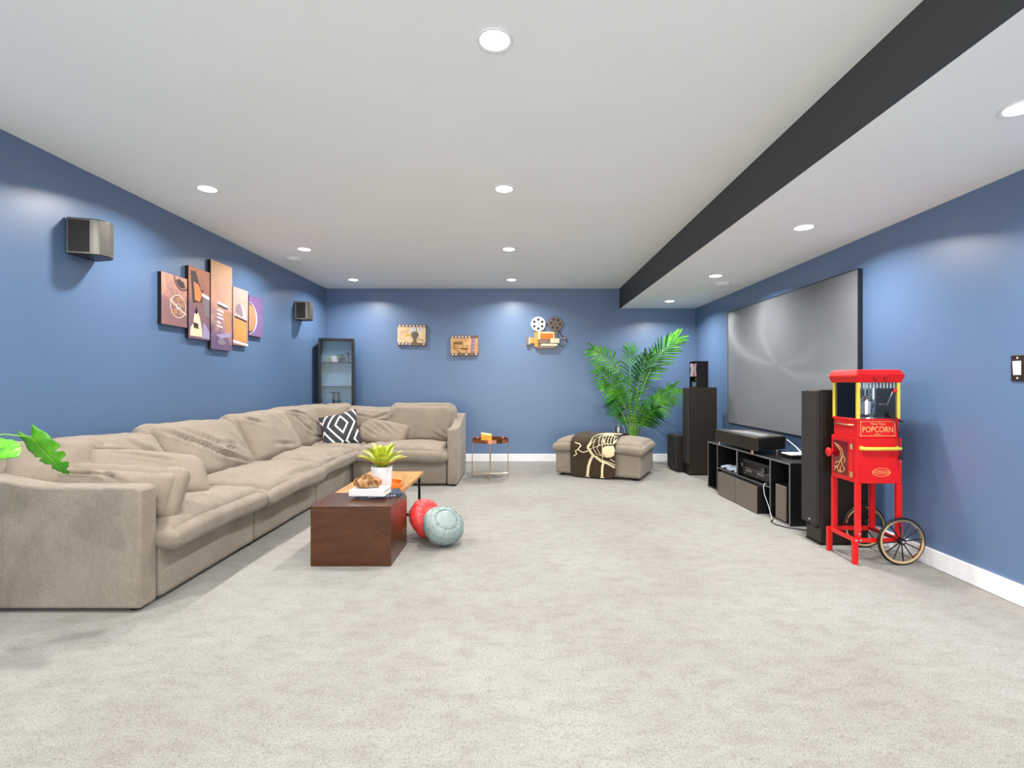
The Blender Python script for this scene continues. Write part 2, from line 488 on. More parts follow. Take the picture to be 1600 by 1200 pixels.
# low back rails behind the loose cushions
for i in range(3):
    sofa_part('back_rail', soft_box(SX0, SX0 + 0.19, YM[i] + 0.004, YM[i+1] - 0.004, 0.34, 0.70, 0.05, 14, 10 + i, 0.006))
sofa_part('back_rail', soft_box(SX0, SX0 + 0.19, 6.145, 7.12, 0.34, 0.70, 0.05, 14, 14, 0.006))
sofa_part('back_rail', soft_box(SX0 + 0.19, -2.04, 6.93, 7.12, 0.34, 0.70, 0.05, 14, 15, 0.006))
sofa_part('back_rail', soft_box(-2.03, -0.89, 6.95, 7.12, 0.34, 0.68, 0.05, 14, 16, 0.006))
# arms: flat in front, sweeping up towards the back
def arm_profile(L, h0=0.697, h1=0.80, t0=0.42):
    pts = [(0, 0.02)]
    pts += [(0, 0.02 + 0.0)] if False else []
    top = [(0.0, h0 - 0.03), (0.012, h0 - 0.008), (0.035, h0)]
    for k in range(0, 21):
        t = k / 20.0; x = 0.04 + (L - 0.06) * t
        s = max(0.0, (t - t0) / (1 - t0)); s = s * s * (3 - 2 * s)
        top.append((x, h0 + (h1 - h0) * s))
    top += [(L - 0.008, h1 - 0.01), (L, h1 - 0.04)]
    return pts + top + [(L, 0.02)]
def arm(name, L, th, M, **kw):
    poly = arm_profile(L, **kw)
    n = len(poly); mb = MB()
    mb.add([(x, 0, z) for x, z in poly] + [(x, th, z) for x, z in poly],
           [tuple(range(n)), tuple(reversed(range(n, 2*n)))] + [(i, n+i, n+(i+1) % n, (i+1) % n) for i in range(n)])
    place(mb, M)
    return sofa_part(name, mb, smooth=50, bevel=0.022)
# near arm runs along X with its end towards the room; far arm runs along Y
arm('arm', 1.0, 0.128, Matrix(((-1, 0, 0, -2.055), (0, 1, 0, 2.738), (0, 0, 1, 0), (0, 0, 0, 1))), h0=0.682, h1=0.746, t0=0.48)
arm('arm', 1.02, 0.118, Matrix(((0, -1, 0, -0.757), (1, 0, 0, 6.102), (0, 0, 1, 0), (0, 0, 0, 1))), h1=0.83, t0=0.22)
for x, y in ((-2.12, 2.80), (-0.80, 6.16), (-0.80, 7.0), (-2.95, 2.80), (-2.1, 5.05), (-2.1, 3.9)):
    sofa_part('foot', MB().cyl((x, y, 0), (x, y, 0.03), 0.028, 12), M_BLACK, 40)
# seat cushions: overhanging, drooping at the front edge
def seat(x0, x1, y0, y1, z0, z1, seed, front='x', cr=()):
    hx, hy, hz = (x1-x0)/2, (y1-y0)/2, (z1-z0)/2
    def sag(u, v, w):
        a = u if front == 'x' else -v
        return -0.018 * max(0, (a - 0.55) / 0.45) ** 2 - 0.012 * (abs(v if front == 'x' else u)) ** 3
    m = cushion(hx, hy, hz, 0.082, 44, 0.042, seed, 0.019, 3.0, cr, sag)
    return place(m, TRS(((x0+x1)/2, (y0+y1)/2, (z0+z1)/2)))
sofa_part('seat_cushion', seat(-2.92, -1.950, 2.875, 3.90, 0.285, 0.470, 1, 'x', [(0.45, -0.25, 1.0, -0.02, 0.022, 0.04), (0.2, 0.3, 0.7, 0.9, 0.008, 0.06), (-0.3, -0.5, 0.5, -0.4, 0.006, 0.07)]))
sofa_part('seat_cushion', seat(-2.92, -1.925, 3.905, 5.04, 0.285, 0.470, 2, 'x', [(0.3, 0.5, 0.9, 0.85, 0.012, 0.06), (-0.2, 0.75, 0.6, 0.9, 0.012, 0.05), (0.0, -0.6, 0.9, -0.3, 0.007, 0.08), (0.9, -0.5, 0.95, 0.6, 0.012, 0.06)]))
sofa_part('seat_cushion', seat(-2.92, -1.965, 5.045, 6.14, 0.285, 0.475, 3, 'x', [(0.35, 0.1, 0.75, 0.5, 0.022, 0.035), (-0.1, -0.7, 0.5, -0.2, 0.008, 0.07), (0.75, -0.8, 0.95, 0.4, 0.012, 0.06)]))
sofa_part('seat_cushion', seat(-2.92, -1.93, 6.12, 7.0, 0.305, 0.478, 4, 'y', [(-0.7, -0.5, 0.7, -0.6, 0.014, 0.06), (0.1, 0.2, 0.9, -0.4, 0.014, 0.05), (0.5, 0.5, 0.9, 0.1, 0.014, 0.05)]))
sofa_part('seat_cushion', seat(-1.99, -0.885, 6.06, 7.0, 0.29, 0.475, 5, 'y', [(-0.7, 0.1, -0.2, -0.5, 0.010, 0.06), (0.5, -0.5, 0.9, -0.8, 0.012, 0.05), (-0.2, -0.3, 0.5, -0.5, 0.006, 0.08)]))
# loose back cushions leaning on the rails: local x along the run, local y up the face
def back_c(cx, cy, cz, hw, hh, ht, lean, rz, seed, roll=0.0, cr=(), puff=0.05, r=0.09, na=0.016):
    m = cushion(hw, hh, ht, r, 40, puff, seed, na, 3.0, cr)
    M = TRS((cx, cy, cz), 0, 0, rz) @ Matrix.Rotation(PI/2 - lean, 4, 'X') @ Matrix.Rotation(roll, 4, 'Z')
    return place(m, M)
R90 = PI / 2
sofa_part('back_cushion', back_c(-2.72, 3.42, 0.630, 0.40, 0.27, 0.10, 0.55, R90, 21, -0.06,
    [(-0.9, 0.5, 0.2, 0.2, 0.018, 0.07), (-0.6, -0.3, 0.7, 0.1, 0.012, 0.06), (0.0, 0.8, 0.9, -0.2, 0.014, 0.07)]))
sofa_part('back_cushion', back_c(-2.725, 4.30, 0.650, 0.55, 0.275, 0.11, 0.52, R90, 22, -0.03,
    [(-0.9, 0.75, 0.3, -0.65, 0.028, 0.05), (-0.55, 0.7, 0.55, -0.45, 0.020, 0.05), (0.1, 0.1, 0.6, -0.15, 0.022, 0.04), (-0.2, -0.2, 0.8, -0.8, 0.016, 0.05), (0.5, 0.4, 0.9, -0.5, 0.010, 0.06)]))
sofa_part('back_cushion', back_c(-2.725, 5.36, 0.660, 0.52, 0.28, 0.12, 0.46, R90, 23, 0.0,
    [(-0.9, 0.8, -0.2, 0.35, 0.018, 0.05), (-0.4, -0.4, 0.6, -0.65, 0.010, 0.07), (0.3, 0.85, 0.7, 0.3, 0.012, 0.06)]))
sofa_part('back_cushion', back_c(-2.735, 6.24, 0.680, 0.42, 0.275, 0.115, 0.34, R90 * 0.93, 24, 0.0,
    [(-0.9, 0.85, 0.1, 0.5, 0.022, 0.045), (-0.7, 0.6, 0.2, -0.5, 0.018, 0.05), (-0.3, 0.9, 0.6, -0.3, 0.016, 0.05), (0.0, -0.5, 0.7, -0.7, 0.014, 0.05)]))
sofa_part('back_cushion', back_c(-1.98, 6.80, 0.680, 0.47, 0.235, 0.10, 0.34, 0.0, 26, -0.02,
    [(0.0, -0.3, 0.9, 0.65, 0.028, 0.05), (-0.3, -0.2, 0.7, 0.8, 0.020, 0.05), (-0.9, 0.6, 0.2, 0.2, 0.016, 0.06), (0.4, 0.9, 0.95, 0.2, 0.02, 0.05)]))
sofa_part('back_cushion', back_c(-1.30, 6.78, 0.690, 0.435, 0.27, 0.115, 0.26, 0.0, 27, 0.0,
    [(0.35, -0.45, 0.75, -0.85, 0.020, 0.05), (0.55, -0.25, 0.9, -0.7, 0.018, 0.045), (-0.9, -0.4, -0.3, -0.75, 0.010, 0.06)], 0.06, 0.13, 0.010))

# loose pillows on the sofa, each a thing of its own
def pillow(name, label, mat, loc, hx, hy, hz, rx, ry, rz, seed, cr=(), pil=0.10, roll=0.0, n=34, na=0.008, edge=0.012, rr=0.0):
    if rr: m = cushion(hx, hy, hz, rr, n, 0.05, seed, 0.014, 4.0, cr)
    else: m = cushion(hx, hy, hz, n=n, seed=seed, noisea=na, nscale=6.0, creases=cr, pil=pil, edge=edge)
    M = TRS((0, 0, 0), rx, ry, rz) @ Matrix.Rotation(roll, 4, 'Z')
    place(m, M)
    o = m.build(name, mat, None, smooth=180); o.location = loc
    return tag(o, label, 'pillow')
pillow('throw_pillow', 'taupe pillow slumped against the near sofa arm, its seamed edge upward', M_SOFA2, (-2.43, 3.02, 0.590), 0.40, 0.145, 0.070, 1.20, 0, 0, 31,
       [(-0.9, 0.7, 0.2, 0.6, 0.02, 0.05), (-0.2, 0.9, 0.3, 0.3, 0.02, 0.05), (0.3, 0.3, 0.9, -0.5, 0.012, 0.06)], 0.05, -0.05, rr=0.06)
pillow('throw_pillow', 'taupe pillow at the left edge behind the monstera leaves', M_SOFA2, (-2.82, 3.06, 0.70), 0.22, 0.20, 0.09, 1.0, 0, 0.75, 32, rnd_creases(5, 5, 0.014, 0.06), 0.07, rr=0.07)
pillow('throw_pillow', 'taupe pillow lying aslant before the nearest back cushion', M_SOFA2, (-2.47, 3.36, 0.610), 0.36, 0.20, 0.075, 0.80, 0.0, 1.25, 33,
       [(-0.7, 0.6, 0.5, 0.3, 0.014, 0.06), (-0.8, -0.3, 0.2, -0.6, 0.012, 0.06)], 0.08, -0.30, rr=0.07)
pillow('throw_pillow', 'plump taupe pillow behind the black and white pillow in the corner', M_SOFA2, (-2.52, 6.66, 0.725), 0.29, 0.24, 0.090, 1.22, 0, 0.42, 34, rnd_creases(9, 4, 0.014, 0.06), 0.07, 0.04, rr=0.085)
pillow('throw_pillow', 'creased taupe pillow slouching between the corner and the far seat', M_SOFA2, (-1.80, 6.62, 0.585), 0.36, 0.19, 0.10, 0.95, 0, -0.10, 35,
       [(-0.6, 0.7, 0.5, -0.3, 0.018, 0.05), (-0.2, 0.8, 0.8, -0.1, 0.016, 0.05), (-0.9, 0.1, 0.1, -0.6, 0.012, 0.06)], 0.07, -0.20)
def zigzag():
    k = N('black_white_diamond_weave'); t = k.t
    tc = k.n('ShaderNodeTexCoord'); sp = k.n('ShaderNodeSeparateXYZ'); k.l(tc.outputs['UV'], sp.inputs[0])
    def M(op, a, b=None):
        x = k.n('ShaderNodeMath', operation=op)
        for i, v in enumerate((a, b)):
            if v is None: continue
            if isinstance(v, (int, float)): x.inputs[i].default_value = v
            else: k.l(v, x.inputs[i])
        return x.outputs[0]
    px = M('ABSOLUTE', M('SUBTRACT', M('PINGPONG', M('ADD', M('MULTIPLY', sp.outputs[0], 1.0), 0.42), 0.5), 0.0))
    py = M('PINGPONG', M('ADD', M('MULTIPLY', sp.outputs[1], 1.0), 0.40), 0.5)
    d = M('ADD', M('MULTIPLY', px, 1.25), M('MULTIPLY', py, 0.8))
    s = M('FRACT', M('ADD', M('MULTIPLY', d, 3.9), 0.35))
    w = M('LESS_THAN', s, 0.26)
    nz = k.noise(k.coords(), 300, 2)
    dk = k.ramp(nz, [(0.3, C(44, 42, 46)), (0.7, C(66, 64, 70))])
    k.l(k.mix(w, dk, C(238, 236, 232)), k.b.inputs['Base Color'])
    k.b.inputs['Roughness'].default_value = 0.9
    return k.m
zp = pillow('throw_pillow', 'black pillow with white diamond lines in the sofa corner', zigzag(), (-2.27, 6.40, 0.650), 0.235, 0.235, 0.085, 1.12, 0, 0.12, 36, (), 0.10, 0.26)
uvl = zp.data.uv_layers.new(name='UVMap')
Vg = GRID[34][0]
for lp in zp.data.loops:
    g = Vg[lp.vertex_index]; uvl.data[lp.index].uv = (g[0] * 0.5 + 0.5, g[1] * 0.5 + 0.5)

# ------------------------------------------------------------------ coffee table
ct = thing('coffee_table', 'low dark walnut block coffee table with a lighter plank end on a black leg', 'coffee table', (-1.148, 3.436, 0))
X0, X1, YA, YC_, YD, TZ = -0.274, 0.274, 0.0, 0.479, 1.36, 0.409
t_ = 0.03
MB().bb(X0, X1, YA, YA + t_, 0, TZ - t_).build('front_panel', M_WALNUT, ct, bevel=0.002)
MB().bb(X0, X1, YC_ - t_, YC_, 0, TZ - t_).build('rear_panel', M_WALNUT, ct, bevel=0.002)
MB().bb(X0, X0 + t_, YA + t_, YC_ - t_, 0, TZ - t_).build('side_panel', M_WALNUT, ct, bevel=0.002)
MB().bb(X1 - t_, X1, YA + t_, YC_ - t_, 0, TZ - t_).build('side_panel', M_WALNUT, ct, bevel=0.002)
MB().bb(X0, X1, YA, 0.43, TZ - t_, TZ).build('block_top', M_WALNUT, ct, bevel=0.002)
MB().bb(X0 + 0.004, X1 - 0.04, 0.432, YD, TZ - 0.028, TZ).build('plank_top', M_ACACIA, ct, bevel=0.003)
for x in (X0 + 0.03, X1 - 0.07):
    MB().bb(x - 0.011, x + 0.011, YD - 0.05, YD - 0.028, 0, TZ - 0.028).build('leg', M_BLACK, ct, bevel=0.002)
MB().bb(X0 + 0.03, X1 - 0.07, YD - 0.05, YD - 0.028, 0.0, 0.02).build('foot_rail', M_BLACK, ct, bevel=0.002)

def book(name, label, loc, rz, L, W, H, cover, page, ctop=None):
    t = thing(name, label, 'book', loc, rz)
    MB().bb(0, L, 0, W, 0, 0.003).build('cover', cover, t, bevel=0.001)
    MB().bb(0, L, 0, W, H - 0.003, H).build('cover', ctop or cover, t, bevel=0.001)
    MB().bb(0, L, 0.0, 0.003, 0.003, H - 0.003).build('spine', cover, t)
    MB().bb(0.004, L - 0.004, 0.003, W - 0.006, 0.003, H - 0.003).build('pages', page, t)
    return t
M_NAVY = plain('navy_cover', C(52, 62, 82), 0.35)
M_PAGE = plain('paper_pages', C(232, 226, 212), 0.8, var=0.08, scale=200)
M_WCOV = plain('white_cover', C(222, 219, 214), 0.4, var=0.02)
b1 = book('navy_book', 'dark navy hardcover lying under the white book on the coffee table', (-1.150, 3.632, TZ), 0.32, 0.30, 0.19, 0.026, M_NAVY, M_PAGE)
for i in range(9):
    MB().bb(0.06 + i*0.022 + 0.004*(i % 2), 0.075 + i*0.022, -0.0009, -0.0003, 0.010, 0.016).build('spine_print', M_WCOV, b1)
b2 = book('white_book', 'thick white hardcover on top of the navy book', (-1.225, 3.625, TZ + 0.0265), -0.05, 0.255, 0.185, 0.040, M_WCOV, M_PAGE)

# wooden link ornament sitting on the white book
M_LINK = wood('olive_wood', C(92, 56, 28), C(168, 116, 66), C(205, 158, 104), 6.0, (3, 3, 10), 0.4)
M_DKHOLE = plain('dark_wood_inside', C(48, 28, 16), 0.6)
orn = thing('wooden_knot', 'carved wooden link knot resting on the white book', 'ornament', (-1.12, 3.735, TZ + 0.0775))
RR = random.Random(3)
for i, (x, y, z, a, b) in enumerate([(-0.07, -0.01, 0.028, 1.2, 0.3), (-0.03, 0.02, 0.045, 0.5, 1.2), (0.0, -0.02, 0.060, 1.5, 0.2), (0.03, 0.02, 0.042, 0.9, 2.0), (0.07, -0.01, 0.030, 1.3, 2.8), (0.0, -0.03, 0.026, 1.5, 1.4), (-0.045, -0.03, 0.026, 1.2, 2.2), (0.045, 0.03, 0.026, 0.6, 0.6)]):
    M = Matrix.Rotation(b, 3, 'Z') @ Matrix.Rotation(a, 3, 'X')
    MB().lathe([(0.019, -0.016), (0.030, -0.020), (0.035, 0), (0.030, 0.020), (0.019, 0.016), (0.015, 0)], 18, (x, y, z), M, True).build('link', M_LINK, orn, smooth=60)
# orange tray beneath the pot
M_AMBER = plain('amber_lacquer', C(226, 120, 28), 0.22, var=0.06, coat=0.4)
tray = thing('serving_tray', 'round amber tray with raised rim under the white pot', 'tray', (-1.105, 4.10, TZ))
MB().lathe([(0, 0.0), (0.148, 0.0), (0.155, 0.004), (0.158, 0.032), (0.152, 0.032), (0.148, 0.008), (0, 0.008)], 40).build('dish', M_AMBER, tray, smooth=50)
for s in (-1, 1):
    MB().tube([(s * 0.150, -0.03, 0.028), (s * 0.158, -0.025, 0.045), (s * 0.160, 0, 0.052), (s * 0.158, 0.025, 0.045), (s * 0.150, 0.03, 0.028)], 0.005, 8).build('handle', M_GOLD, tray, smooth=60)
# potted succulent
pot = thing('potted_succulent', 'yellow-green agave in a white cylinder pot on the coffee table', 'potted plant', (-1.115, 4.09, TZ + 0.0085))
M_CERAM = plain('white_ceramic', C(236, 238, 240), 0.3, var=0.02)
M_SOIL = plain('soil', C(54, 38, 24), 0.95, var=0.4, scale=90, bump=0.6, bscale=120)
MB().lathe([(0, 0), (0.074, 0), (0.079, 0.005), (0.084, 0.155), (0.080, 0.158), (0.077, 0.150), (0.075, 0.02), (0, 0.02)], 40).build('pot', M_CERAM, pot, smooth=40)
MB().lathe([(0, 0.142), (0.05, 0.14), (0.0765, 0.134), (0.0765, 0.128), (0, 0.128)], 28).build('soil', M_SOIL, pot, smooth=60)
def leafmat(name, c0, c1, c2, rough=0.35, sc=6.0):
    k = N(name); v = k.coords()
    f = k.noise(v, sc, 3)
    k.l(k.ramp(f, [(0.3, c0), (0.5, c1), (0.72, c2)]), k.b.inputs['Base Color'])
    k.b.inputs['Roughness'].default_value = rough
    k.b.inputs['Subsurface Weight'].default_value = 0.0
    return k.m
M_AGAVE = leafmat('agave_leaf', C(120, 140, 30), C(188, 198, 56), C(232, 226, 110), 0.4, 14)
def leaf_blade(L, W, up, droop, n=8, thick=0.004, cup=0.35):
    """tapering cupped blade along +X"""
    mb = MB(); rows = []
    for i in range(n + 1):
        t = i / n
        w = W * (0.45 + 1.15 * t) * max(0.0, (1 - t)) ** 0.62 * 1.25 if t > 0 else W * 0.45
        x = L * t; z = up * L * t - droop * L * t * t
        rows.append([(x, s * w / 2, z + cup * abs(s) * w / 2) for s in (-1, -0.5, 0, 0.5, 1)])
    vs = [p for r in rows for p in r] + [(p[0], p[1], p[2] - thick * (1 - 0.8 * i / n)) for i, r in enumerate(rows) for p in r]
    m = 5; o = (n + 1) * m; fs = []
    for i in range(n):
        for j in range(m - 1):
            a = i*m+j; fs.append((a, a+1, a+m+1, a+m)); fs.append((o+a, o+a+m, o+a+m+1, o+a+1))
        for j in (0, m-1):
            a = i*m+j; fs.append((a, a+m, o+a+m, o+a))
    return mb.add(vs, fs)
RA = random.Random(11)
for ring, (k, el, L, W) in enumerate([(8, 0.50, 0.205, 0.078), (7, 0.86, 0.225, 0.084), (6, 1.16, 0.225, 0.080), (4, 1.40, 0.20, 0.066)]):
    for i in range(k):
        a = 2*PI*i/k + ring*0.4 + RA.uniform(-0.15, 0.15); e = el + RA.uniform(-0.12, 0.12)
        m = leaf_blade(L * RA.uniform(0.9, 1.1), W, 0.25, 0.32)
        place(m, TRS((0.012*math.cos(a), 0.012*math.sin(a), 0.138), 0, -e, a))
        m.build('leaf', M_AGAVE, pot, smooth=180)

# ------------------------------------------------------------------ round floor cushions
def pouf(name, label, mat, loc, rx, rz, R, H, seed):
    t = thing(name, label, 'pouf', loc, 0)
    M = (Matrix.Rotation(rz, 4, 'Z') @ Matrix.Rotation(rx, 4, 'X'))
    prof = [(0, H), (R*0.30, H*0.99), (R*0.50, H*0.93), (R*0.53, H*0.90), (R*0.72, H*0.80), (R*0.92, H*0.48), (R, 0.0), (R*0.92, -H*0.48), (R*0.72, -H*0.80), (R*0.5, -H*0.92), (0, -H)]
    dense = []
    for i in range(len(prof) - 1):
        for j in range(3):
            s = j / 3.0; dense.append((prof[i][0]*(1-s)+prof[i+1][0]*s, prof[i][1]*(1-s)+prof[i+1][1]*s))
    dense.append(prof[-1])
    mb = MB().lathe([(max(r, 1e-4), z) for r, z in dense], 64)
    for i, p in enumerate(mb.v):
        r = math.hypot(p.x, p.y); a = math.atan2(p.y, p.x)
        if r > R * 0.5:
            seam = -0.007 * math.exp(-((abs(((a * 8 / PI) % 2) - 1)) / 0.13) ** 2)
            p += p.normalized() * seam
        if abs(r - R*0.51) < 0.02 * R: p.z *= 0.97
        p += p.normalized() * noise.noise(p * 9 + Vector((seed, 0, 0))) * 0.008
    place(mb, M); mb.build('cover', mat, t, smooth=180)
    sm = MB()
    for a in range(16):
        an = a * PI / 8 + PI/16
        pts = []
        for r, z in [(R*0.53, H*0.885), (R*0.72, H*0.775), (R*0.92, H*0.46), (R*0.985, 0.0)]:
            pts.append((r*math.cos(an), r*math.sin(an), z))
        sm.tube(pts, 0.0022, 5)
    sm.torus((0, 0, H*0.905), R*0.525, 0.0028, None, 48, 6)
    place(sm, M); sm.build('piping', mat, t, smooth=60)
    return t
M_SAGE = plain('sage_leather', C(128, 142, 138), 0.42, var=0.05, bump=0.12, bscale=60)
M_CORAL = plain('coral_leather', C(222, 54, 54), 0.45, var=0.05, bump=0.12, bscale=60)
pouf('round_pouf', 'sage grey leather pouf leaning against the red pouf', M_SAGE, (-0.590, 3.900, 0.148), 0.72, 0.60, 0.165, 0.092, 3)
pouf('round_pouf', 'coral red leather pouf propped against the coffee table', M_CORAL, (-0.748, 4.085, 0.152), 1.00, 1.05, 0.165, 0.080, 8)

# ------------------------------------------------------------------ copper side table and its candle
st = thing('side_table', 'round copper tray side table with thin legs beside the sofa arm', 'side table', (-0.39, 6.70, 0))
MB().lathe([(0, 0.487), (0.236, 0.487), (0.236, 0.515), (0.242, 0.516), (0.243, 0.470), (0.0, 0.470)], 48).build('tray_top', M_COPPER, st, smooth=40)
M_SMOKE = plain('smoked_mirror', (0.05, 0.06, 0.075, 1), 0.06, 0.9)
MB().lathe([(0, 0.490), (0.233, 0.490), (0.233, 0.4865), (0, 0.4865)], 48).build('mirror_inset', M_SMOKE, st, smooth=40)
for k in range(4):
    a = k * PI / 2 - PI / 2 + 0.04
    MB().cyl((0.236*math.cos(a), 0.236*math.sin(a), 0), (0.236*math.cos(a), 0.236*math.sin(a), 0.475), 0.0055, 10).build('leg', M_GOLD, st, smooth=60)
for a in (0.04, PI/2 + 0.04):
    MB().cyl((-0.236*math.cos(a), -0.236*math.sin(a), 0.052), (0.236*math.cos(a), 0.236*math.sin(a), 0.052), 0.0045, 8).build('stretcher', M_GOLD, st, smooth=60)
cd = thing('amber_candle', 'amber wax block with a slanted pale top on the copper table', 'candle', (-0.44, 6.66, 0.4905), 0.15)
M_WAX = plain('amber_wax', C(236, 170, 44), 0.3, var=0.15, scale=20)
M_WAXT = plain('pale_wax', C(250, 226, 150), 0.5, var=0.05)
MB().add([(-.07,-.04,0),(.07,-.04,0),(.07,.04,0),(-.07,.04,0),(-.07,-.04,.085),(.07,-.04,.062),(.07,.04,.062),(-.07,.04,.085)], [(0,3,2,1),(4,5,6,7),(0,1,5,4),(1,2,6,5),(2,3,7,6),(3,0,4,7)]).build('block', M_WAX, cd, bevel=0.006)
MB().add([(-.068,-.038,.0855),(.068,-.038,.0625),(.068,.038,.0625),(-.068,.038,.0855),(-.066,-.036,.106),(.066,-.036,.086),(.066,.036,.086),(-.066,.036,.106)], [(0,3,2,1),(4,5,6,7),(0,1,5,4),(1,2,6,5),(2,3,7,6),(3,0,4,7)]).build('pale_top', M_WAXT, cd, bevel=0.005)

# ------------------------------------------------------------------ ottoman with throw blanket
OTR = -math.radians(25)
OC = (1.18, 6.995, 0)
ot = thing('ottoman', 'taupe linen ottoman in front of the palm, matching the sofa', 'ottoman', OC, OTR)
m = cushion(0.58, 0.41, 0.155, 0.035, 20, 0.0, 51, 0.006, 3.0, [(0.1, -0.5, 0.8, -0.2, 0.004, 0.08)]); place(m, TRS((0, 0, 0.187))); m.build('base', M_SOFA, ot, smooth=180)
def otsag(u, v, w): return -0.02 * abs(u) ** 3 - 0.02 * abs(v) ** 4
m = cushion(0.598, 0.428, 0.080, 0.065, 36, 0.045, 52, 0.010, 3.5, rnd_creases(12, 6, 0.010, 0.06), otsag); place(m, TRS((0, 0, 0.412))); m.build('seat_cushion', M_SOFA, ot, smooth=180)
for x in (-0.5, 0.5):
    for y in (-0.33, 0.33): MB().cyl((x, y, 0), (x, y, 0.036), 0.03, 12).build('foot', M_BLACK, ot, smooth=40)
M_THROW = fabric('umber_fleece', C(62, 50, 36), 0.12, 140, 0.25)
M_CREAM = fabric('cream_print', C(226, 212, 168), 0.06, 140, 0.15)
bl = thing('throw_blanket', 'dark brown throw with a cream animal skeleton drawing draped over the ottoman', 'blanket', OC, OTR)
PATH = [(0.365, 0.470), (0.30, 0.522), (0.15, 0.548), (0.0, 0.556), (-0.15, 0.552), (-0.28, 0.540), (-0.37, 0.518), (-0.437, 0.472), (-0.462, 0.405), (-0.462, 0.330), (-0.452, 0.25), (-0.452, 0.14), (-0.455, 0.022)]
PL = [0.0]
for i in range(1, len(PATH)): PL.append(PL[-1] + math.hypot(PATH[i][0]-PATH[i-1][0], PATH[i][1]-PATH[i-1][1]))
def blanket_pt(u, s, h=0.0):
    """u across (m, ottoman x), s down the drape (m)"""
    s = max(0.0, min(PL[-1] - 1e-6, s)); i = 0
    while PL[i+1] < s: i += 1
    t = (s - PL[i]) / (PL[i+1] - PL[i]); y = PATH[i][0]*(1-t)+PATH[i+1][0]*t; z = PATH[i][1]*(1-t)+PATH[i+1][1]*t
    ta = Vector((0, PATH[i+1][0]-PATH[i][0], PATH[i+1][1]-PATH[i][1])).normalized(); nn = Vector((0, ta.z, -ta.y))
    f = 0.006 * noise.noise(Vector((u * 5, s * 4, 2.0)))
    return Vector((u, y, z)) + nn * (h + f + 0.006)
BU0, BU1, BS = -0.345, 0.262, PL[-1]
def blanket_grid(h, NU=30, NS=110):
    vs = []; cr = 0.075
    for j in range(NS + 1):
        s = BS * j / NS; ins = 0.0
        if s > BS - cr: ins = cr - math.sqrt(max(0, cr*cr - (s - BS + cr) ** 2))
        for i in range(NU + 1):
            a = BU0 + ins + (BU1 - BU0 - 2*ins) * i / NU; vs.append(blanket_pt(a, s, h))
    return vs, [(j*(NU+1)+i, j*(NU+1)+i+1, (j+1)*(NU+1)+i+1, (j+1)*(NU+1)+i) for j in range(NS) for i in range(NU)]
vs, fs = blanket_grid(0.0); bm_ = MB().add(vs, fs)
bo = bm_.build('fleece', M_THROW, bl, smooth=180)
sol = bo.modifiers.new('thickness', 'SOLIDIFY'); sol.thickness = 0.006; sol.offset = -1
def cr(x, y):   # drawing units to blanket surface
    u = BU0 + (x - 318) / 622.0 * (BU1 - BU0); w = (y - 200) / 668.0
    s = w / 0.16 * PL[7] if w < 0.16 else PL[7] + (w - 0.16) / 0.84 * (BS - PL[7])
    return (u, s)
def draw(poly, wd, dens=16):
    P = []
    for i in range(len(poly) - 1):
        for k in range(dens):
            t = k / dens; P.append((poly[i][0]*(1-t)+poly[i+1][0]*t, poly[i][1]*(1-t)+poly[i+1][1]*t))
    P.append(poly[-1])
    mb = MB(); Q = []
    for i, p in enumerate(P):
        a = P[max(i-1, 0)]; b = P[min(i+1, len(P)-1)]; dx, dy = b[0]-a[0], b[1]-a[1]; l = math.hypot(dx, dy) or 1
        for s in (-1, 1): Q.append(blanket_pt(*cr(p[0] - s*dy/l*wd/2, p[1] + s*dx/l*wd/2), 0.004))
    return mb.add(Q, [(2*i, 2*i+1, 2*i+3, 2*i+2) for i in range(len(P)-1)])
pr = MB()
def dr(poly, w):
    m = draw(poly, w); pr.add(m.v, m.f)
dr([(380,325),(450,345),(472,380),(430,430),(470,465),(510,475),(575,448)], 15)
dr([(430,435),(395,460),(412,510),(365,548)], 13)
dr([(590,365),(600,320),(640,285),(720,272),(820,268),(935,275)], 30)
dr([(583,350),(572,400),(605,455),(642,515),(605,590),(575,700),(562,860)], 34)
dr([(620,400),(600,440),(625,480)], 14); dr([(530,868),(600,868)], 16)
dr([(768,320),(768,500),(772,600)], 9); dr([(785,600),(765,700),(762,860)], 30); dr([(738,866),(795,866)], 16)
dr([(640,500),(690,560),(745,605),(830,632),(935,690)], 26); dr([(680,520),(760,590),(850,610),(940,650)], 13)
dr([(650,300),(640,390),(690,490),(800,525)], 8); dr([(720,330),(695,400),(735,480),(830,540)], 7); dr([(640,400),(740,350),(850,310)], 6)
for k in range(6): dr([(700+k*40, 285), (735+k*36, 360 - k*6)], 7)
dr([(760,300),(840,330),(940,300)], 8); dr([(900,340),(940,430)], 12); dr([(870,560),(935,600)], 14)
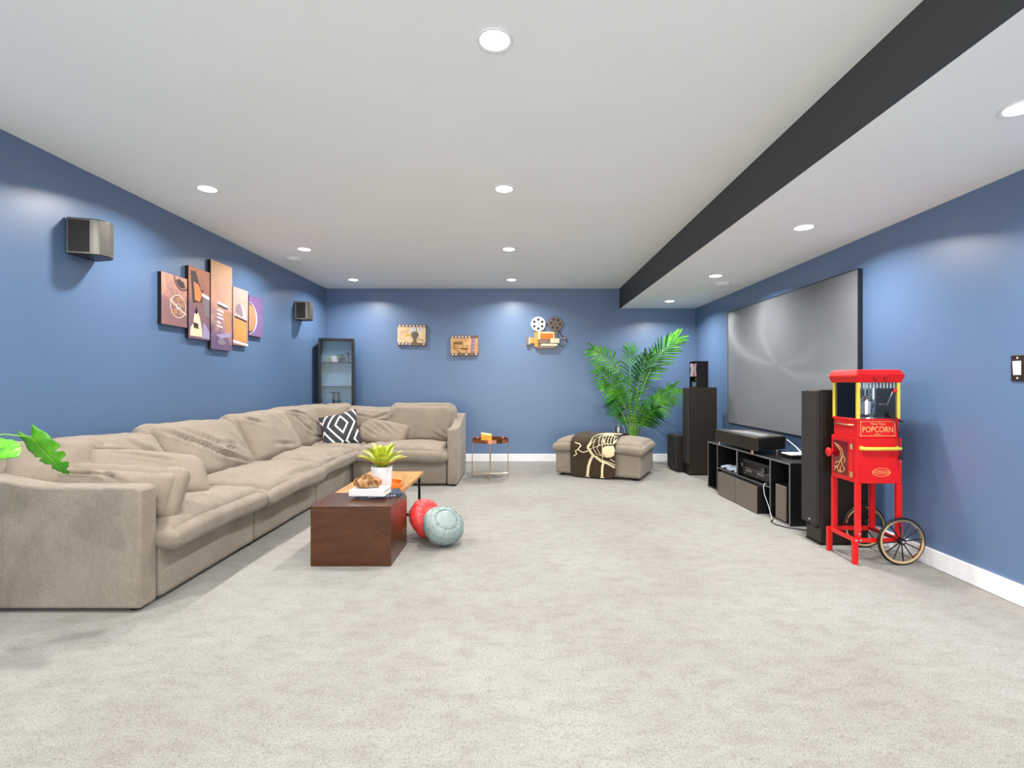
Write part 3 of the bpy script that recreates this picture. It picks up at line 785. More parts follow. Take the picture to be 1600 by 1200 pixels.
# the big round rib cage
ring = [cr(858 + 92*math.cos(2*PI*k/30) * (1 + 0.06*math.sin(9*k)), 440 + 92*math.sin(2*PI*k/30) * (1 + 0.06*math.cos(7*k))) for k in range(30)]
ring = [(min(a, BU1 - 0.01), b) for a, b in ring]
cc = cr(858, 440); N0 = len(pr.v)
rows = [[blanket_pt(cc[0] + (a-cc[0])*f, cc[1] + (b-cc[1])*f, 0.0042) for a, b in ring] for f in (0.02, 0.14, 0.28, 0.42, 0.57, 0.72, 0.86, 1.0)]
pr.add([p for r in rows for p in r], [(i*30+k, i*30+(k+1) % 30, (i+1)*30+(k+1) % 30, (i+1)*30+k) for i in range(7) for k in range(30)])
pr.build('skeleton_print', M_CREAM, bl, smooth=180)
hem = MB()
NH = 40
hem.add([blanket_pt(BU0 + (BU1-BU0)*i/NH, s, 0.0016) for s in (0.004, 0.03, 0.06, 0.085) for i in range(NH+1)], [(j*(NH+1)+i, j*(NH+1)+i+1, (j+1)*(NH+1)+i+1, (j+1)*(NH+1)+i) for j in range(3) for i in range(NH)])
hem.build('cream_hem', M_CREAM, bl, smooth=180)

# ------------------------------------------------------------------ palm
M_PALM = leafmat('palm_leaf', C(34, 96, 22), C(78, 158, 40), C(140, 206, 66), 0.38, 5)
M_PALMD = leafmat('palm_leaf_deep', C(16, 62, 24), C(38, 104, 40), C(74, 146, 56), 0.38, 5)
M_STEM = leafmat('palm_stem', C(84, 140, 40), C(120, 172, 58), C(160, 200, 84), 0.4, 8)
palm = thing('potted_palm', 'tall green areca palm behind the ottoman against the back wall', 'potted plant', (1.70, 7.66, 0))
M_DKPOT = plain('charcoal_pot', (0.03, 0.03, 0.032, 1), 0.5)
MB().lathe([(0, 0), (0.11, 0), (0.115, 0.01), (0.145, 0.27), (0.138, 0.27), (0.132, 0.24), (0, 0.24)], 36).build('pot', M_DKPOT, palm, smooth=40)
MB().lathe([(0, 0.252), (0.10, 0.248), (0.133, 0.242), (0.132, 0.236), (0, 0.236)], 24).build('soil', M_SOIL, palm, smooth=60)
def bez(p, t):
    a, b, c = p; return a*(1-t)**2 + b*2*t*(1-t) + c*t*t
def frond(base, ctrl, tip, s0, leafL, seed, mat, npair=20, droop=0.25, face=(0, -1, 0.25)):
    R = random.Random(seed); P = [Vector(base), Vector(ctrl), Vector(tip)]
    n = 22; pts = [bez(P, i/n) for i in range(n+1)]
    MB().tube(pts, [0.010*(1-i/n)+0.002 for i in range(n+1)], 7).build('stem', M_STEM, palm, smooth=180)
    mb = MB(); F3 = Vector(face).normalized()
    npair = int(npair * 0.72)
    for i in range(npair):
        t = s0 + (1 - s0) * (i + 0.5) / npair; q = (t - s0) / (1 - s0)
        o = bez(P, t); d = (bez(P, min(1, t+0.02)) - bez(P, t-0.02)).normalized()
        side = d.cross(F3).normalized(); up = side.cross(d).normalized()
        LL_ = leafL * 1.15 * (0.55 + 0.9 * math.sin(PI * (0.12 + 0.80 * q)) * 0.6) * R.uniform(0.9, 1.1)
        for sg in (-1, 1):
            dir0 = (side * sg * (1.0 - 0.45*q) + d * (0.55 + 0.75*q) + up * R.uniform(0.0, 0.3)).normalized()
            w = 0.012 * R.uniform(0.85, 1.15); nn = dir0.cross(up).normalized(); dr_ = droop * R.uniform(0.5, 1.3)
            o0 = len(mb.v)
            for k in range(6):
                s = k / 5.0; ww = w * (0.45 + 1.6*s) * (1 - s) ** 0.7 * 1.5 if s > 0 else w * 0.4
                c = o + dir0 * (LL_ * s) + Vector((0, 0, -1)) * (dr_ * LL_ * s * s)
                c.y = min(c.y, 0.375)
                mb.v += [c + nn*ww + up*ww*0.35, c, c - nn*ww + up*ww*0.35]
            for k in range(5):
                a = o0 + 3*k; mb.f += [(a, a+1, a+4, a+3), (a+1, a+2, a+5, a+4)]
    mb.build('frond', mat, palm, smooth=180)
def pw(px, py, Y):      # photo direction at distance Y -> palm-local point
    return ((px-812)*Y/790 - 1.70, Y - 7.66, 1.244 - (py-599)*Y/790)
FR = [  # control, tip, s0, leaf length, material
    ((0.02, 0.05, 1.45), pw(926, 545, 7.62), 0.62, 0.24, M_PALM, 18, 0.45),
    ((0.10, -0.02, 1.50), pw(1058, 527, 7.45), 0.50, 0.26, M_PALM, 24, 0.20),
    ((-0.02, -0.05, 1.05), pw(934, 578, 7.35), 0.60, 0.23, M_PALM, 16, 0.40),
    ((-0.02, -0.12, 0.98), pw(944, 600, 7.20), 0.62, 0.20, M_PALM, 14, 0.50),
    ((0.18, -0.06, 0.95), pw(1053, 606, 7.40), 0.42, 0.26, M_PALM, 22, 0.50),
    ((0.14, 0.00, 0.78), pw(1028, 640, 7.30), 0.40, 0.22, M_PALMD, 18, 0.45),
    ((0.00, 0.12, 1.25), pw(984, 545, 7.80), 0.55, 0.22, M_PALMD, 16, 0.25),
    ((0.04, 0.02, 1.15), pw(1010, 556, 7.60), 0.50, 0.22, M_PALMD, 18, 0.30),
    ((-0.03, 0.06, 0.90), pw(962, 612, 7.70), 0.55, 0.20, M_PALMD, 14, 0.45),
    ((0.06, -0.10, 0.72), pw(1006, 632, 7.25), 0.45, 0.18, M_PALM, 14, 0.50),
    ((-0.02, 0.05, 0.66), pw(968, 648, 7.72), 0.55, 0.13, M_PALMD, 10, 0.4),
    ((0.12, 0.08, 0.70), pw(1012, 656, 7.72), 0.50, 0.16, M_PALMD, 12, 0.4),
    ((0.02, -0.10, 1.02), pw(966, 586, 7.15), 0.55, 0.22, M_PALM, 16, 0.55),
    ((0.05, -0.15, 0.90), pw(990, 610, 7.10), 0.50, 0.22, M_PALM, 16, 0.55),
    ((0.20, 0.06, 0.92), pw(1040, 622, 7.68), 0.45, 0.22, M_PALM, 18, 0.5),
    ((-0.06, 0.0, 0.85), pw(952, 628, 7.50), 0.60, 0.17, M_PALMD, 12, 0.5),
    ((0.06, 0.10, 1.30), pw(1026, 548, 7.75), 0.55, 0.22, M_PALMD, 16, 0.35)]
for i, (c_, t_, s0, LL2, mt, npr, dp) in enumerate(FR):
    a = i * 2.4; bs = (0.045*math.cos(a), 0.03*math.sin(a), 0.24)
    frond(bs, c_, t_, s0, LL2, 100 + i, mt, npr, dp)

# ------------------------------------------------------------------ wall outlet with charger
ou = thing('wall_outlet', 'black wall outlet plate low on the back wall behind the ottoman', 'outlet', (1.565, YB, 0.495))
MB().box((0, -0.004, 0), (0.08, 0.008, 0.125)).build('cover_plate', M_BLACK, ou, bevel=0.002)
for z in (-0.032, 0.032): MB().box((0, -0.0095, z), (0.034, 0.003, 0.028)).build('socket', M_DKMETAL, ou, bevel=0.001)
ch = thing('usb_charger', 'white charger plugged into the black outlet behind the ottoman', 'charger', (1.565, YB - 0.0115, 0.505))
MB().box((0, -0.024, 0.0), (0.042, 0.044, 0.085)).build('body', M_WHITE, ch, bevel=0.006)
MB().tube([(0, -0.03, 0.042), (0.0, -0.035, 0.075), (0.02, -0.04, 0.092), (0.055, -0.045, 0.085), (0.085, -0.05, 0.04), (0.10, -0.05, -0.05), (0.105, -0.05, -0.2), (0.11, -0.05, -0.485)], 0.0035, 7).build('cable', M_WHITE, ch, smooth=180)

# ------------------------------------------------------------------ projection screen
sc = thing('projection_screen', 'large grey projection screen in a thin black frame on the right wall', 'screen', (XR - 0.012, 5.425, 0.72))
SY, SH = 1.295, 1.465
def screen_mat():
    k = N('grey_screen_film'); v = k.coords()
    k.l(k.ramp(k.noise(v, 2.0, 2), [(0.3, C(112, 114, 118)), (0.7, C(117, 119, 123))]), k.b.inputs['Base Color'])
    k.b.inputs['Roughness'].default_value = 0.36; k.b.inputs['Specular IOR Level'].default_value = 0.55
    k.b.inputs['Anisotropic'].default_value = 0.9
    tg = k.n('ShaderNodeTangent', direction_type='RADIAL', axis='X'); k.l(tg.outputs[0], k.b.inputs['Tangent'])
    return k.m
MB().box((-0.012, 0, SH/2), (0.022, 2*SY - 0.03, SH - 0.03)).build('backing', M_BLACK, sc)
MB().add([(-0.0262, -SY+0.006, 0.006), (-0.0262, SY-0.006, 0.006), (-0.0262, SY-0.006, SH-0.006), (-0.0262, -SY+0.006, SH-0.006)], [(0, 3, 2, 1)]).build('screen_film', screen_mat(), sc)
for z in (0.004, SH - 0.004): MB().box((-0.014, 0, z), (0.030, 2*SY, 0.008)).build('frame_bar', M_SCREEN_FR, sc, bevel=0.001)
for y in (-SY + 0.004, SY - 0.004): MB().box((-0.014, y, SH/2), (0.030, 0.008, SH - 0.016)).build('frame_bar', M_SCREEN_FR, sc, bevel=0.001)
for z in (0.25, SH - 0.1): MB().box((-0.002, -SY + 0.06, z), (0.008, 0.05, 0.05)).build('wall_bracket', M_DKMETAL, sc)

# ------------------------------------------------------------------ tower speakers and subwoofer
def tower(label, x0, x1, y0, y1, h, gx):
    t = thing('tower_speaker', label, 'speaker', ((x0+x1)/2, (y0+y1)/2, 0))
    ox, oy = (x0+x1)/2, (y0+y1)/2
    w, d = y1-y0, x1-x0
    MB().bb(-d/2, d/2, -w/2, w/2, 0.012, h).build('cabinet', M_BROWN, t, bevel=0.006)
    MB().bb(-d/2 - 0.006, d/2, -w/2 - 0.003, w/2 + 0.003, 0.0, 0.012).build('foot_plate', M_BLACK, t, bevel=0.003)
    MB().bb(-d/2 - gx, -d/2, -w/2 + 0.006, w/2 - 0.006, 0.150, h - 0.006).build('grille', M_GRILLE, t, bevel=0.008)
    MB().box((-d/2 - gx - 0.001, -w/2 + 0.075, 0.185), (0.002, 0.026, 0.012)).build('badge', M_CHROME, t)
    for y in (-w/2 + 0.04, w/2 - 0.04):
        MB().cyl((-d/2 - gx*0.5, y, 0.128), (-d/2 + 0.01, y, 0.128), 0.006, 10).build('grille_peg', M_DKMETAL, t)
    return t
tower('far black tower speaker standing near the palm, seen from its side', 2.30, 2.665, 6.83, 7.06, 1.190, 0.028)
tower('near black tower speaker directly behind the popcorn cart', 2.315, 2.68, 3.885, 4.085, 1.195, 0.045)
sb = thing('subwoofer', 'low black subwoofer cube on the floor beside the far tower speaker', 'speaker', (2.40, 7.265, 0), 0.06)
MB().bb(-0.20, 0.20, -0.185, 0.185, 0.016, 0.513).build('cabinet', M_BROWN, sb, bevel=0.006)
MB().bb(-0.222, -0.20, -0.175, 0.175, 0.03, 0.50).build('grille', M_GRILLE, sb, bevel=0.006)
MB().box((-0.2235, -0.06, 0.05), (0.002, 0.03, 0.012)).build('badge', M_CHROME, sb)
for x in (-0.16, 0.16):
    for y in (-0.14, 0.14): MB().cyl((x, y, 0), (x, y, 0.017), 0.02, 12).build('foot', M_BLACK, sb)

# small media shelf standing on the far tower
SHR = 0.16
ms = thing('media_shelf', 'small black media shelf standing on the far tower speaker', 'shelf', (2.46, 6.945, 1.1905), SHR)
W_, D_, H_ = 0.195, 0.17, 0.355     # along Y, X, Z
MB().bb(-D_/2, D_/2, -W_/2, -W_/2 + 0.01, 0, H_).build('side_panel', M_BLACK, ms, bevel=0.001)
MB().bb(-D_/2, D_/2, W_/2 - 0.01, W_/2, 0, H_).build('side_panel', M_BLACK, ms, bevel=0.001)
MB().bb(-D_/2, D_/2, -W_/2 + 0.01, W_/2 - 0.01, H_ - 0.01, H_).build('top_panel', M_BLACK, ms)
MB().bb(D_/2 - 0.006, D_/2, -W_/2 + 0.01, W_/2 - 0.01, 0.0, H_ - 0.01).build('back_panel', M_BLACK, ms)
for z in (0.0, 0.082, 0.140): MB().bb(-D_/2, D_/2 - 0.006, -W_/2 + 0.01, W_/2 - 0.01, z, z + 0.008).build('shelf_board', M_BLACK, ms)
def on_shelf(lx, ly, lz): 
    c, s = math.cos(SHR), math.sin(SHR); return (2.46 + lx*c - ly*s, 6.945 + lx*s + ly*c, 1.1905 + lz)
cols = [(C(206, 190, 214), 'pale lilac'), (C(150, 78, 120), 'plum'), (C(196, 120, 170), 'pink'), (C(120, 48, 44), 'dark red'), (C(222, 200, 178), 'cream'), (C(90, 86, 96), 'slate'), (C(232, 226, 232), 'white')]
yy = -W_/2 + 0.013
for i, (c_, nm) in enumerate(cols):
    th = [0.022, 0.024, 0.026, 0.022, 0.024, 0.022, 0.024][i]
    t = thing('disc_case', nm + ' slim case standing upright in the small media shelf', 'case', on_shelf(-D_/2 + 0.004, yy + th/2, 0.1485), SHR, 'cases in the media shelf')
    mt = plain('case_' + nm.replace(' ', '_'), c_, 0.35, var=0.2, scale=40)
    hh = 0.182 - 0.006 * (i % 3)
    MB().bb(0, 0.13, -th/2 + 0.001, th/2 - 0.001, 0, hh).build('case_body', mt, t, bevel=0.002)
    MB().box((-0.0004, 0, hh*0.5), (0.0008, th*0.5, hh*0.4)).build('spine_label', M_WCOV if i % 2 else M_NAVY, t)
    yy += th
o = MB().lathe([(0.0, 0), (0.018, 0.0), (0.024, 0.008), (0.020, 0.020), (0.012, 0.028), (0.015, 0.036), (0.010, 0.045), (0, 0.048)], 18).build('figurine', plain('tan_figurine', C(200, 150, 100), 0.5), None, smooth=60)
o.location = on_shelf(-0.04, -0.02, 0.0905); tag(o, 'small tan figurine on the middle board of the media shelf', 'figurine')
t = thing('small_box', 'blue-grey box in the bottom of the small media shelf', 'box', on_shelf(-0.02, -0.01, 0.0085), SHR)
MB().bb(-0.055, 0.055, -0.06, 0.06, 0, 0.050).build('box_body', plain('bluegrey_card', C(96, 128, 146), 0.5), t, bevel=0.002)
MB().bb(-0.057, 0.057, -0.062, 0.062, 0.0505, 0.062).build('lid', plain('bluegrey_card_lid', C(130, 156, 168), 0.5), t, bevel=0.002)

# ------------------------------------------------------------------ media console
CR = math.atan2(0.081, 1.704)
CO = Vector((2.348, 4.386, 0))
def con(x, y, z=0.0):
    c, s = math.cos(CR), math.sin(CR); return (CO.x + x*c - y*s, CO.y + x*s + y*c, z)
mc = thing('media_console', 'low black open media console under the projection screen', 'media console', CO, CR)
CL, CD, HT = 1.706, 0.40, 0.55
def cpanel(name, x0, x1, y0, y1, z0, z1):
    o = MB().bb(x0, x1, y0, y1, z0, z1).build(name, M_BLACKP, mc, bevel=0.0015); return o
def edge(o, x, y0, y1, z0, z1):
    MB().bb(x - 0.002, x, y0, y1, z0, z1).build('edge_band', M_EDGE, o)
o = cpanel('top_panel', 0, CD, 0, CL, HT - 0.018, HT); edge(o, 0, 0, CL, HT - 0.017, HT - 0.001)
for nm, y0, y1, z0 in (('side_panel', 0.0, 0.018, 0.0), ('divider', 0.313, 0.331, 0.0), ('divider', 0.955, 0.985, 0.283), ('divider', 1.437, 1.455, 0.0), ('side_panel', CL - 0.018, CL, 0.0)):
    o = cpanel(nm, 0, CD, y0, y1, z0, HT - 0.0185); edge(o, 0, y0 + 0.001, y1 - 0.001, z0, HT - 0.02)
o = cpanel('shelf_board', 0, CD, 0.3315, 1.4365, 0.267, 0.2825); edge(o, 0, 0.332, 1.436, 0.268, 0.281)
for y0, y1 in ((0.0185, 0.3125), (1.4555, CL - 0.0185)):
    o = cpanel('bottom_panel', 0, CD, y0, y1, 0.0, 0.016); edge(o, 0, y0, y1, 0.001, 0.015)
    cpanel('back_panel', CD - 0.008, CD, y0, y1, 0.0165, HT - 0.0185)
cpanel('back_panel', CD - 0.008, CD, 0.9855, 1.4365, 0.283, HT - 0.0185)
# taupe boxes on the floor under the shelf
for (y0, y1, lb) in ((0.865, 1.268, 'taupe fronted floor box under the console, farther of the pair'), (0.430, 0.860, 'taupe fronted floor box under the console, nearer of the pair')):
    t = thing('storage_box', lb, 'box', con(0.13, (y0+y1)/2), CR, 'taupe floor boxes')
    hw = (y1-y0)/2
    MB().bb(-0.195, 0.19, -hw, hw, 0, 0.262).build('body', M_BLACKP, t, bevel=0.002)
    MB().bb(-0.203, -0.195, -hw + 0.002, hw - 0.002, 0.004, 0.260).build('front_panel', M_TAUPEBOX, t, bevel=0.002)
# shelf speaker in the near cubby
t = thing('bookshelf_speaker', 'small speaker with taupe front in the near console cubby', 'speaker', con(0.15, 0.150, 0.0165), CR)
MB().bb(-0.14, 0.16, -0.085, 0.085, 0, 0.318).build('cabinet', M_BLACK, t, bevel=0.003)
MB().bb(-0.152, -0.14, -0.080, 0.080, 0.006, 0.312).build('grille', M_TAUPEBOX, t, bevel=0.003)
for y in (-0.07, 0.07): MB().cyl((-0.155, y, 0.300), (-0.15, y, 0.300), 0.004, 8).build('peg', M_CHROME, t)
# av receiver
rc = thing('av_receiver', 'black audio video receiver with two knobs inside the console', 'receiver', con(0.20, 0.640, 0.283), CR)
MB().bb(-0.15, 0.18, -0.285, 0.285, 0.012, 0.172).build('chassis', M_BLACK, rc, bevel=0.003)
MB().bb(-0.162, -0.15, -0.290, 0.290, 0.010, 0.176).build('faceplate', plain('receiver_face', (0.035, 0.033, 0.032, 1), 0.25, 0.3), rc, bevel=0.003)
for y, r in ((-0.17, 0.030), (0.245, 0.022)):
    kb = MB().cyl((-0.19, y, 0.120), (-0.162, y, 0.120), r*0.94, 28, r).build('knob', M_DKMETAL, rc, smooth=40, bevel=0.002)
    MB().torus((-0.190, y, 0.120), r*0.72, 0.002, Matrix.Rotation(PI/2, 3, 'Y'), 24, 6).build('knob_ring', M_SILVER, kb, smooth=60)
MB().bb(-0.1635, -0.162, -0.10, 0.19, 0.098, 0.155).build('display', plain('receiver_display', (0.008, 0.009, 0.012, 1), 0.1), rc)
MB().bb(-0.166, -0.162, -0.285, 0.285, 0.088, 0.092).build('trim_line', M_SILVER, rc)
for i in range(5):
    for y0 in (-0.13, 0.10): MB().box((-0.164, y0 + i*0.026, 0.066), (0.005, 0.013, 0.024)).build('button', M_SILVER, rc, bevel=0.001)
for y in (-0.02, 0.0, 0.215, 0.235): MB().cyl((-0.166, y, 0.034), (-0.162, y, 0.034), 0.006, 12).build('jack', M_SILVER, rc)
for x in (-0.13, 0.15):
    for y in (-0.25, 0.25): MB().cyl((x, y, 0), (x, y, 0.0125), 0.02, 14).build('foot', M_BLACK, rc)
# two game controllers
M_PAD = plain('pale_blue_plastic', C(208, 218, 234), 0.35, var=0.02)
for i, (y, a, lb) in enumerate(((1.27, 0.0, 'pale game controller on the console shelf, farther from the receiver'), (1.085, 0.0, 'pale game controller on the console shelf, next to the receiver'))):
    t = thing('game_controller', lb, 'controller', con(0.085, y, 0.283), CR + a, 'game controllers')
    m = cushion(0.050, 0.072, 0.017, 0.016, 14, 0.006, 60 + i, 0.0); place(m, TRS((0, 0, 0.024))); m.build('shell', M_PAD, t, smooth=180)
    for s in (-1, 1):
        MB().tube([(0.0, s*0.050, 0.022), (-0.04, s*0.064, 0.020), (-0.075, s*0.070, 0.0165), (-0.088, s*0.070, 0.016)], [0.018, 0.018, 0.016, 0.009], 12).build('grip', M_PAD, t, smooth=60)
        MB().cyl((0.0, s*0.026, 0.040), (0.0, s*0.026, 0.056), 0.010, 14).build('thumbstick', M_BLACK, t, smooth=40)
# projector
pj = thing('projector', 'black ultra short throw projector with ribbed sides on the console', 'projector', con(0.0, 0.92, 0.5505), CR)
poly = [(-0.055, 0.46), (-0.055, -0.40), (-0.035, -0.44), (0.34, -0.27), (0.35, -0.25), (0.35, 0.36), (0.34, 0.38), (-0.035, 0.49)]
MB().prism(poly, 0.038, 0.166).build('body', M_BROWN, pj, bevel=0.008)
ins = [(x*0.97 + 0.004, y*0.975) for x, y in poly]
MB().prism(ins, 0.1662, 0.171).build('top_deck', M_SILVER if False else plain('projector_deck', (0.07, 0.066, 0.06, 1), 0.3, var=0.04), pj, bevel=0.003)
MB().add([(0.03, 0.30, 0.1712), (0.20, 0.22, 0.1712), (0.22, -0.20, 0.1712), (0.06, -0.33, 0.1712), (0.03, 0.30, 0.1735), (0.20, 0.22, 0.1735), (0.22, -0.20, 0.1735), (0.06, -0.33, 0.1735)],
    [(0,1,2,3),(4,7,6,5),(0,4,5,1),(1,5,6,2),(2,6,7,3),(3,7,4,0)]).build('lens_window', plain('projector_window_glare', (0.42, 0.42, 0.42, 1), 0.12), pj)  # bright reflection on the glass put into the pale grey colour
a_, b_ = Vector((-0.035, -0.44, 0)), Vector((0.34, -0.27, 0)); dd = (b_-a_).normalized(); nn_ = Vector((dd.y, -dd.x, 0))
for i in range(14):
    p = a_ + (b_-a_) * (0.06 + i*0.065) + nn_ * 0.003
    MB().beam(p + Vector((0, 0, 0.048)), p + Vector((0, 0, 0.155)), 0.012, 0.010, dd).build('rib', M_BLACK, pj)
for x, y in ((-0.03, 0.40), (-0.03, -0.33), (0.28, 0.32), (0.28, -0.22)):
    MB().cyl((x, y, 0), (x, y, 0.039), 0.013, 14).build('foot', M_GOLD, pj, smooth=40)
# router
rt = thing('wireless_router', 'small white and black router with a slanted antenna on the console', 'router', con(0.250, 0.340, 0.5505), CR)
MB().bb(-0.085, 0.13, -0.075, 0.075, 0.004, 0.026).build('base', M_BLACK, rt, bevel=0.004)
MB().bb(-0.09, 0.135, -0.08, 0.08, 0.026, 0.040).build('top_shell', M_WHITE, rt, bevel=0.005)
MB().tube([(0.10, 0.07, 0.038), (0.06, 0.09, 0.09), (-0.01, 0.12, 0.155)], [0.007, 0.006, 0.005], 10).build('antenna', M_WHITE, rt, smooth=60)
# cables
o = MB().tube([con(0.015, 0.40, 0.290), con(-0.02, 0.385, 0.30), con(-0.035, 0.375, 0.275), con(-0.03, 0.37, 0.20), con(-0.018, 0.33, 0.12), con(-0.02, 0.27, 0.03), con(-0.03, 0.24, 0.004), con(-0.03, 0.17, 0.004)], 0.0028, 7).build('white_cable', M_WHITE, None, smooth=180)
tag(o, 'thin white cable hanging from the receiver to the carpet', 'cable')
o = MB().tube([con(-0.03, 0.22, 0.006), con(-0.09, 0.15, 0.006), con(-0.10, 0.05, 0.006), con(-0.05, -0.04, 0.006), con(0.05, -0.12, 0.006), con(0.16, -0.16, 0.006), con(0.25, -0.16, 0.006)], 0.0045, 7).build('black_cable', M_BLACK, None, smooth=180)
tag(o, 'black cable curling on the carpet in front of the console', 'cable')

# ------------------------------------------------------------------ light switch plate
sw = thing('switch_plate', 'dark bronze plate with white rocker switches at the right edge', 'light switch', (XR, 2.70, 1.330))
M_BRONZE = plain('dark_bronze', C(62, 48, 44), 0.35, 0.5)
MB().box((-0.004, 0, 0), (0.008, 0.36, 0.147)).build('plate', M_BRONZE, sw, bevel=0.003)
for i in range(5):
    y = 0.142 - i * 0.071
    MB().add([(-0.0085, y-0.0225, -0.040), (-0.0085, y+0.0225, -0.040), (-0.0085, y+0.0225, 0.040), (-0.0085, y-0.0225, 0.040), (-0.011, y-0.021, -0.038), (-0.011, y+0.021, -0.038), (-0.016, y+0.021, 0.038), (-0.016, y-0.021, 0.038)],
        [(0,1,2,3),(4,7,6,5),(0,4,5,1),(1,5,6,2),(2,6,7,3),(3,7,4,0)]).build('rocker', M_WHITE, sw, bevel=0.001)
    for z in (-0.057, 0.057): MB().lathe([(0, 0.0), (0.0055, 0.0), (0.004, 0.002), (0, 0.0025)], 12, (-0.0081, y, z), Matrix.Rotation(-PI/2, 3, 'Y')).build('screw', M_WHITE, sw, smooth=60)

# ------------------------------------------------------------------ popcorn cart
pc = thing('popcorn_cart', 'tall red popcorn cart with glass box and two spoked wheels by the right wall', 'popcorn cart', (2.335, 3.50, 0))
CW, CDp = 0.31, 0.288      # along X, along Y (local origin: near left corner of the cabinet)
M_REDDK = plain('dark_red_window', (0.16, 0.006, 0.006, 1), 0.12, var=0.2)
cab = MB().bb(0, CW, 0, CDp, 0.550, 0.863).build('cabinet', M_RED, pc, bevel=0.004)
MB().bb(0.012, CW - 0.012, 0.010, CDp - 0.010, 0.8635, 0.992).build('popper_base', M_RED, pc, bevel=0.004)
MB().bb(0.004, CW - 0.004, 0.003, CDp - 0.003, 0.984, 0.998).build('base_rim', M_RED, pc, bevel=0.003)
# glass box
GX0, GX1, GY0, GY1, GZ0, GZ1 = 0.016, CW - 0.016, 0.014, CDp - 0.014, 0.998, 1.250
for x in (GX0, GX1):
    for y in (GY0, GY1):
        MB().bb(x - 0.010, x + 0.010, y - 0.010, y + 0.010, GZ0, GZ1).build('corner_post', M_YELLOW, pc, bevel=0.002)
M_PANE = glass('popper_glass', (0.93, 0.95, 0.95, 1))
for y in (GY0, GY1): MB().bb(GX0 + 0.0105, GX1 - 0.0105, y - 0.0015, y + 0.0015, GZ0, GZ1).build('pane', M_PANE, pc)
for x in (GX0, GX1): MB().bb(x - 0.0015, x + 0.0015, GY0 + 0.0105, GY1 - 0.0105, GZ0, GZ1).build('pane', M_PANE, pc)
# roof: flared fascia and bevelled cap
def frustum(a, za, b, zb):
    (x0, x1, y0, y1), (u0, u1, v0, v1) = a, b
    return MB().add([(x0,y0,za),(x1,y0,za),(x1,y1,za),(x0,y1,za),(u0,v0,zb),(u1,v0,zb),(u1,v1,zb),(u0,v1,zb)], [(0,3,2,1),(4,5,6,7),(0,1,5,4),(1,2,6,5),(2,3,7,6),(3,0,4,7)])
R0 = (0.000, CW, 0.0, CDp); R1 = (-0.016, CW + 0.016, -0.016, CDp + 0.016); R2 = (0.006, CW - 0.006, 0.006, CDp - 0.006)
frustum(R0, GZ1, R1, 1.300).build('roof_fascia', M_RED, pc, bevel=0.004)
frustum(R1, 1.3002, R2, 1.340).build('roof_cap', M_RED, pc, bevel=0.006)
for x in (0.12, 0.19): MB().lathe([(0, 0), (0.013, 0), (0.011, 0.008), (0, 0.009)], 18, (x, -0.008, 1.277), Matrix.Rotation(PI/2, 3, 'X')).build('switch_button', plain('dark_red_plastic', (0.30, 0.01, 0.01, 1), 0.3), pc, smooth=40)
# scalloped trim inside the glass under the roof
for (y, a) in ((GY0 + 0.005, 0), (GX0 + 0.005, 1)):
    for i in range(11):
        t = 0.030 + i * 0.0235
        if a == 0: m = MB().bb(t, t + 0.012, y, y + 0.002, 1.210, GZ1)
        else: m = MB().bb(y, y + 0.002, t, t + 0.011, 1.212, GZ1)
        m.build('trim_tab', M_WHITE, pc)
# kettle hanging in the box
ke = MB().lathe([(0, 1.020), (0.052, 1.020), (0.058, 1.026), (0.060, 1.110), (0.066, 1.113), (0.066, 1.118), (0, 1.120)], 36, (0.155, 0.145, 0)).build('kettle', M_CHROME, pc, smooth=40)
MB().lathe([(0, 1.1205), (0.064, 1.1205), (0.060, 1.130), (0.02, 1.137), (0.014, 1.152), (0, 1.154)], 30, (0.155, 0.145, 0)).build('kettle_lid', M_CHROME, ke, smooth=50)
MB().cyl((0.155, 0.145, 1.15), (0.155, 0.145, GZ1), 0.005, 10).build('stir_rod', M_CHROME, ke)
MB().cyl((0.215, 0.150, 1.07), (0.215, 0.150, GZ1), 0.017, 20).build('support_post', M_CHROME, pc, smooth=40)
MB().cyl((0.215, 0.150, 1.07), (0.155, 0.145, 1.09), 0.010, 12).build('support_arm', M_CHROME, pc, smooth=40)
MB().lathe([(0, 0.9985), (0.10, 0.9985), (0.10, 1.004), (0, 1.004)], 30, (0.155, 0.145, 0)).build('kernel_plate', M_CHROME, pc)
MB().bb(0.06, 0.10, 0.20, 0.24, 1.11, 1.165).build('motor_block', M_WHITE, pc, bevel=0.004)
cl_ = MB().tube([(0.215, 0.10, 1.095), (0.232, 0.03, 1.098), (0.262, 0.022, 1.185)], 0.005, 10).build('crank_arm', M_CHROME, pc, smooth=60)
MB().lathe([(0, -0.016), (0.012, -0.013), (0.018, 0), (0.013, 0.012), (0, 0.016)], 20, (0.276, 0.022, 1.192), Matrix.Rotation(PI/2, 3, 'Y')).build('crank_knob', M_RED, cl_, smooth=180)
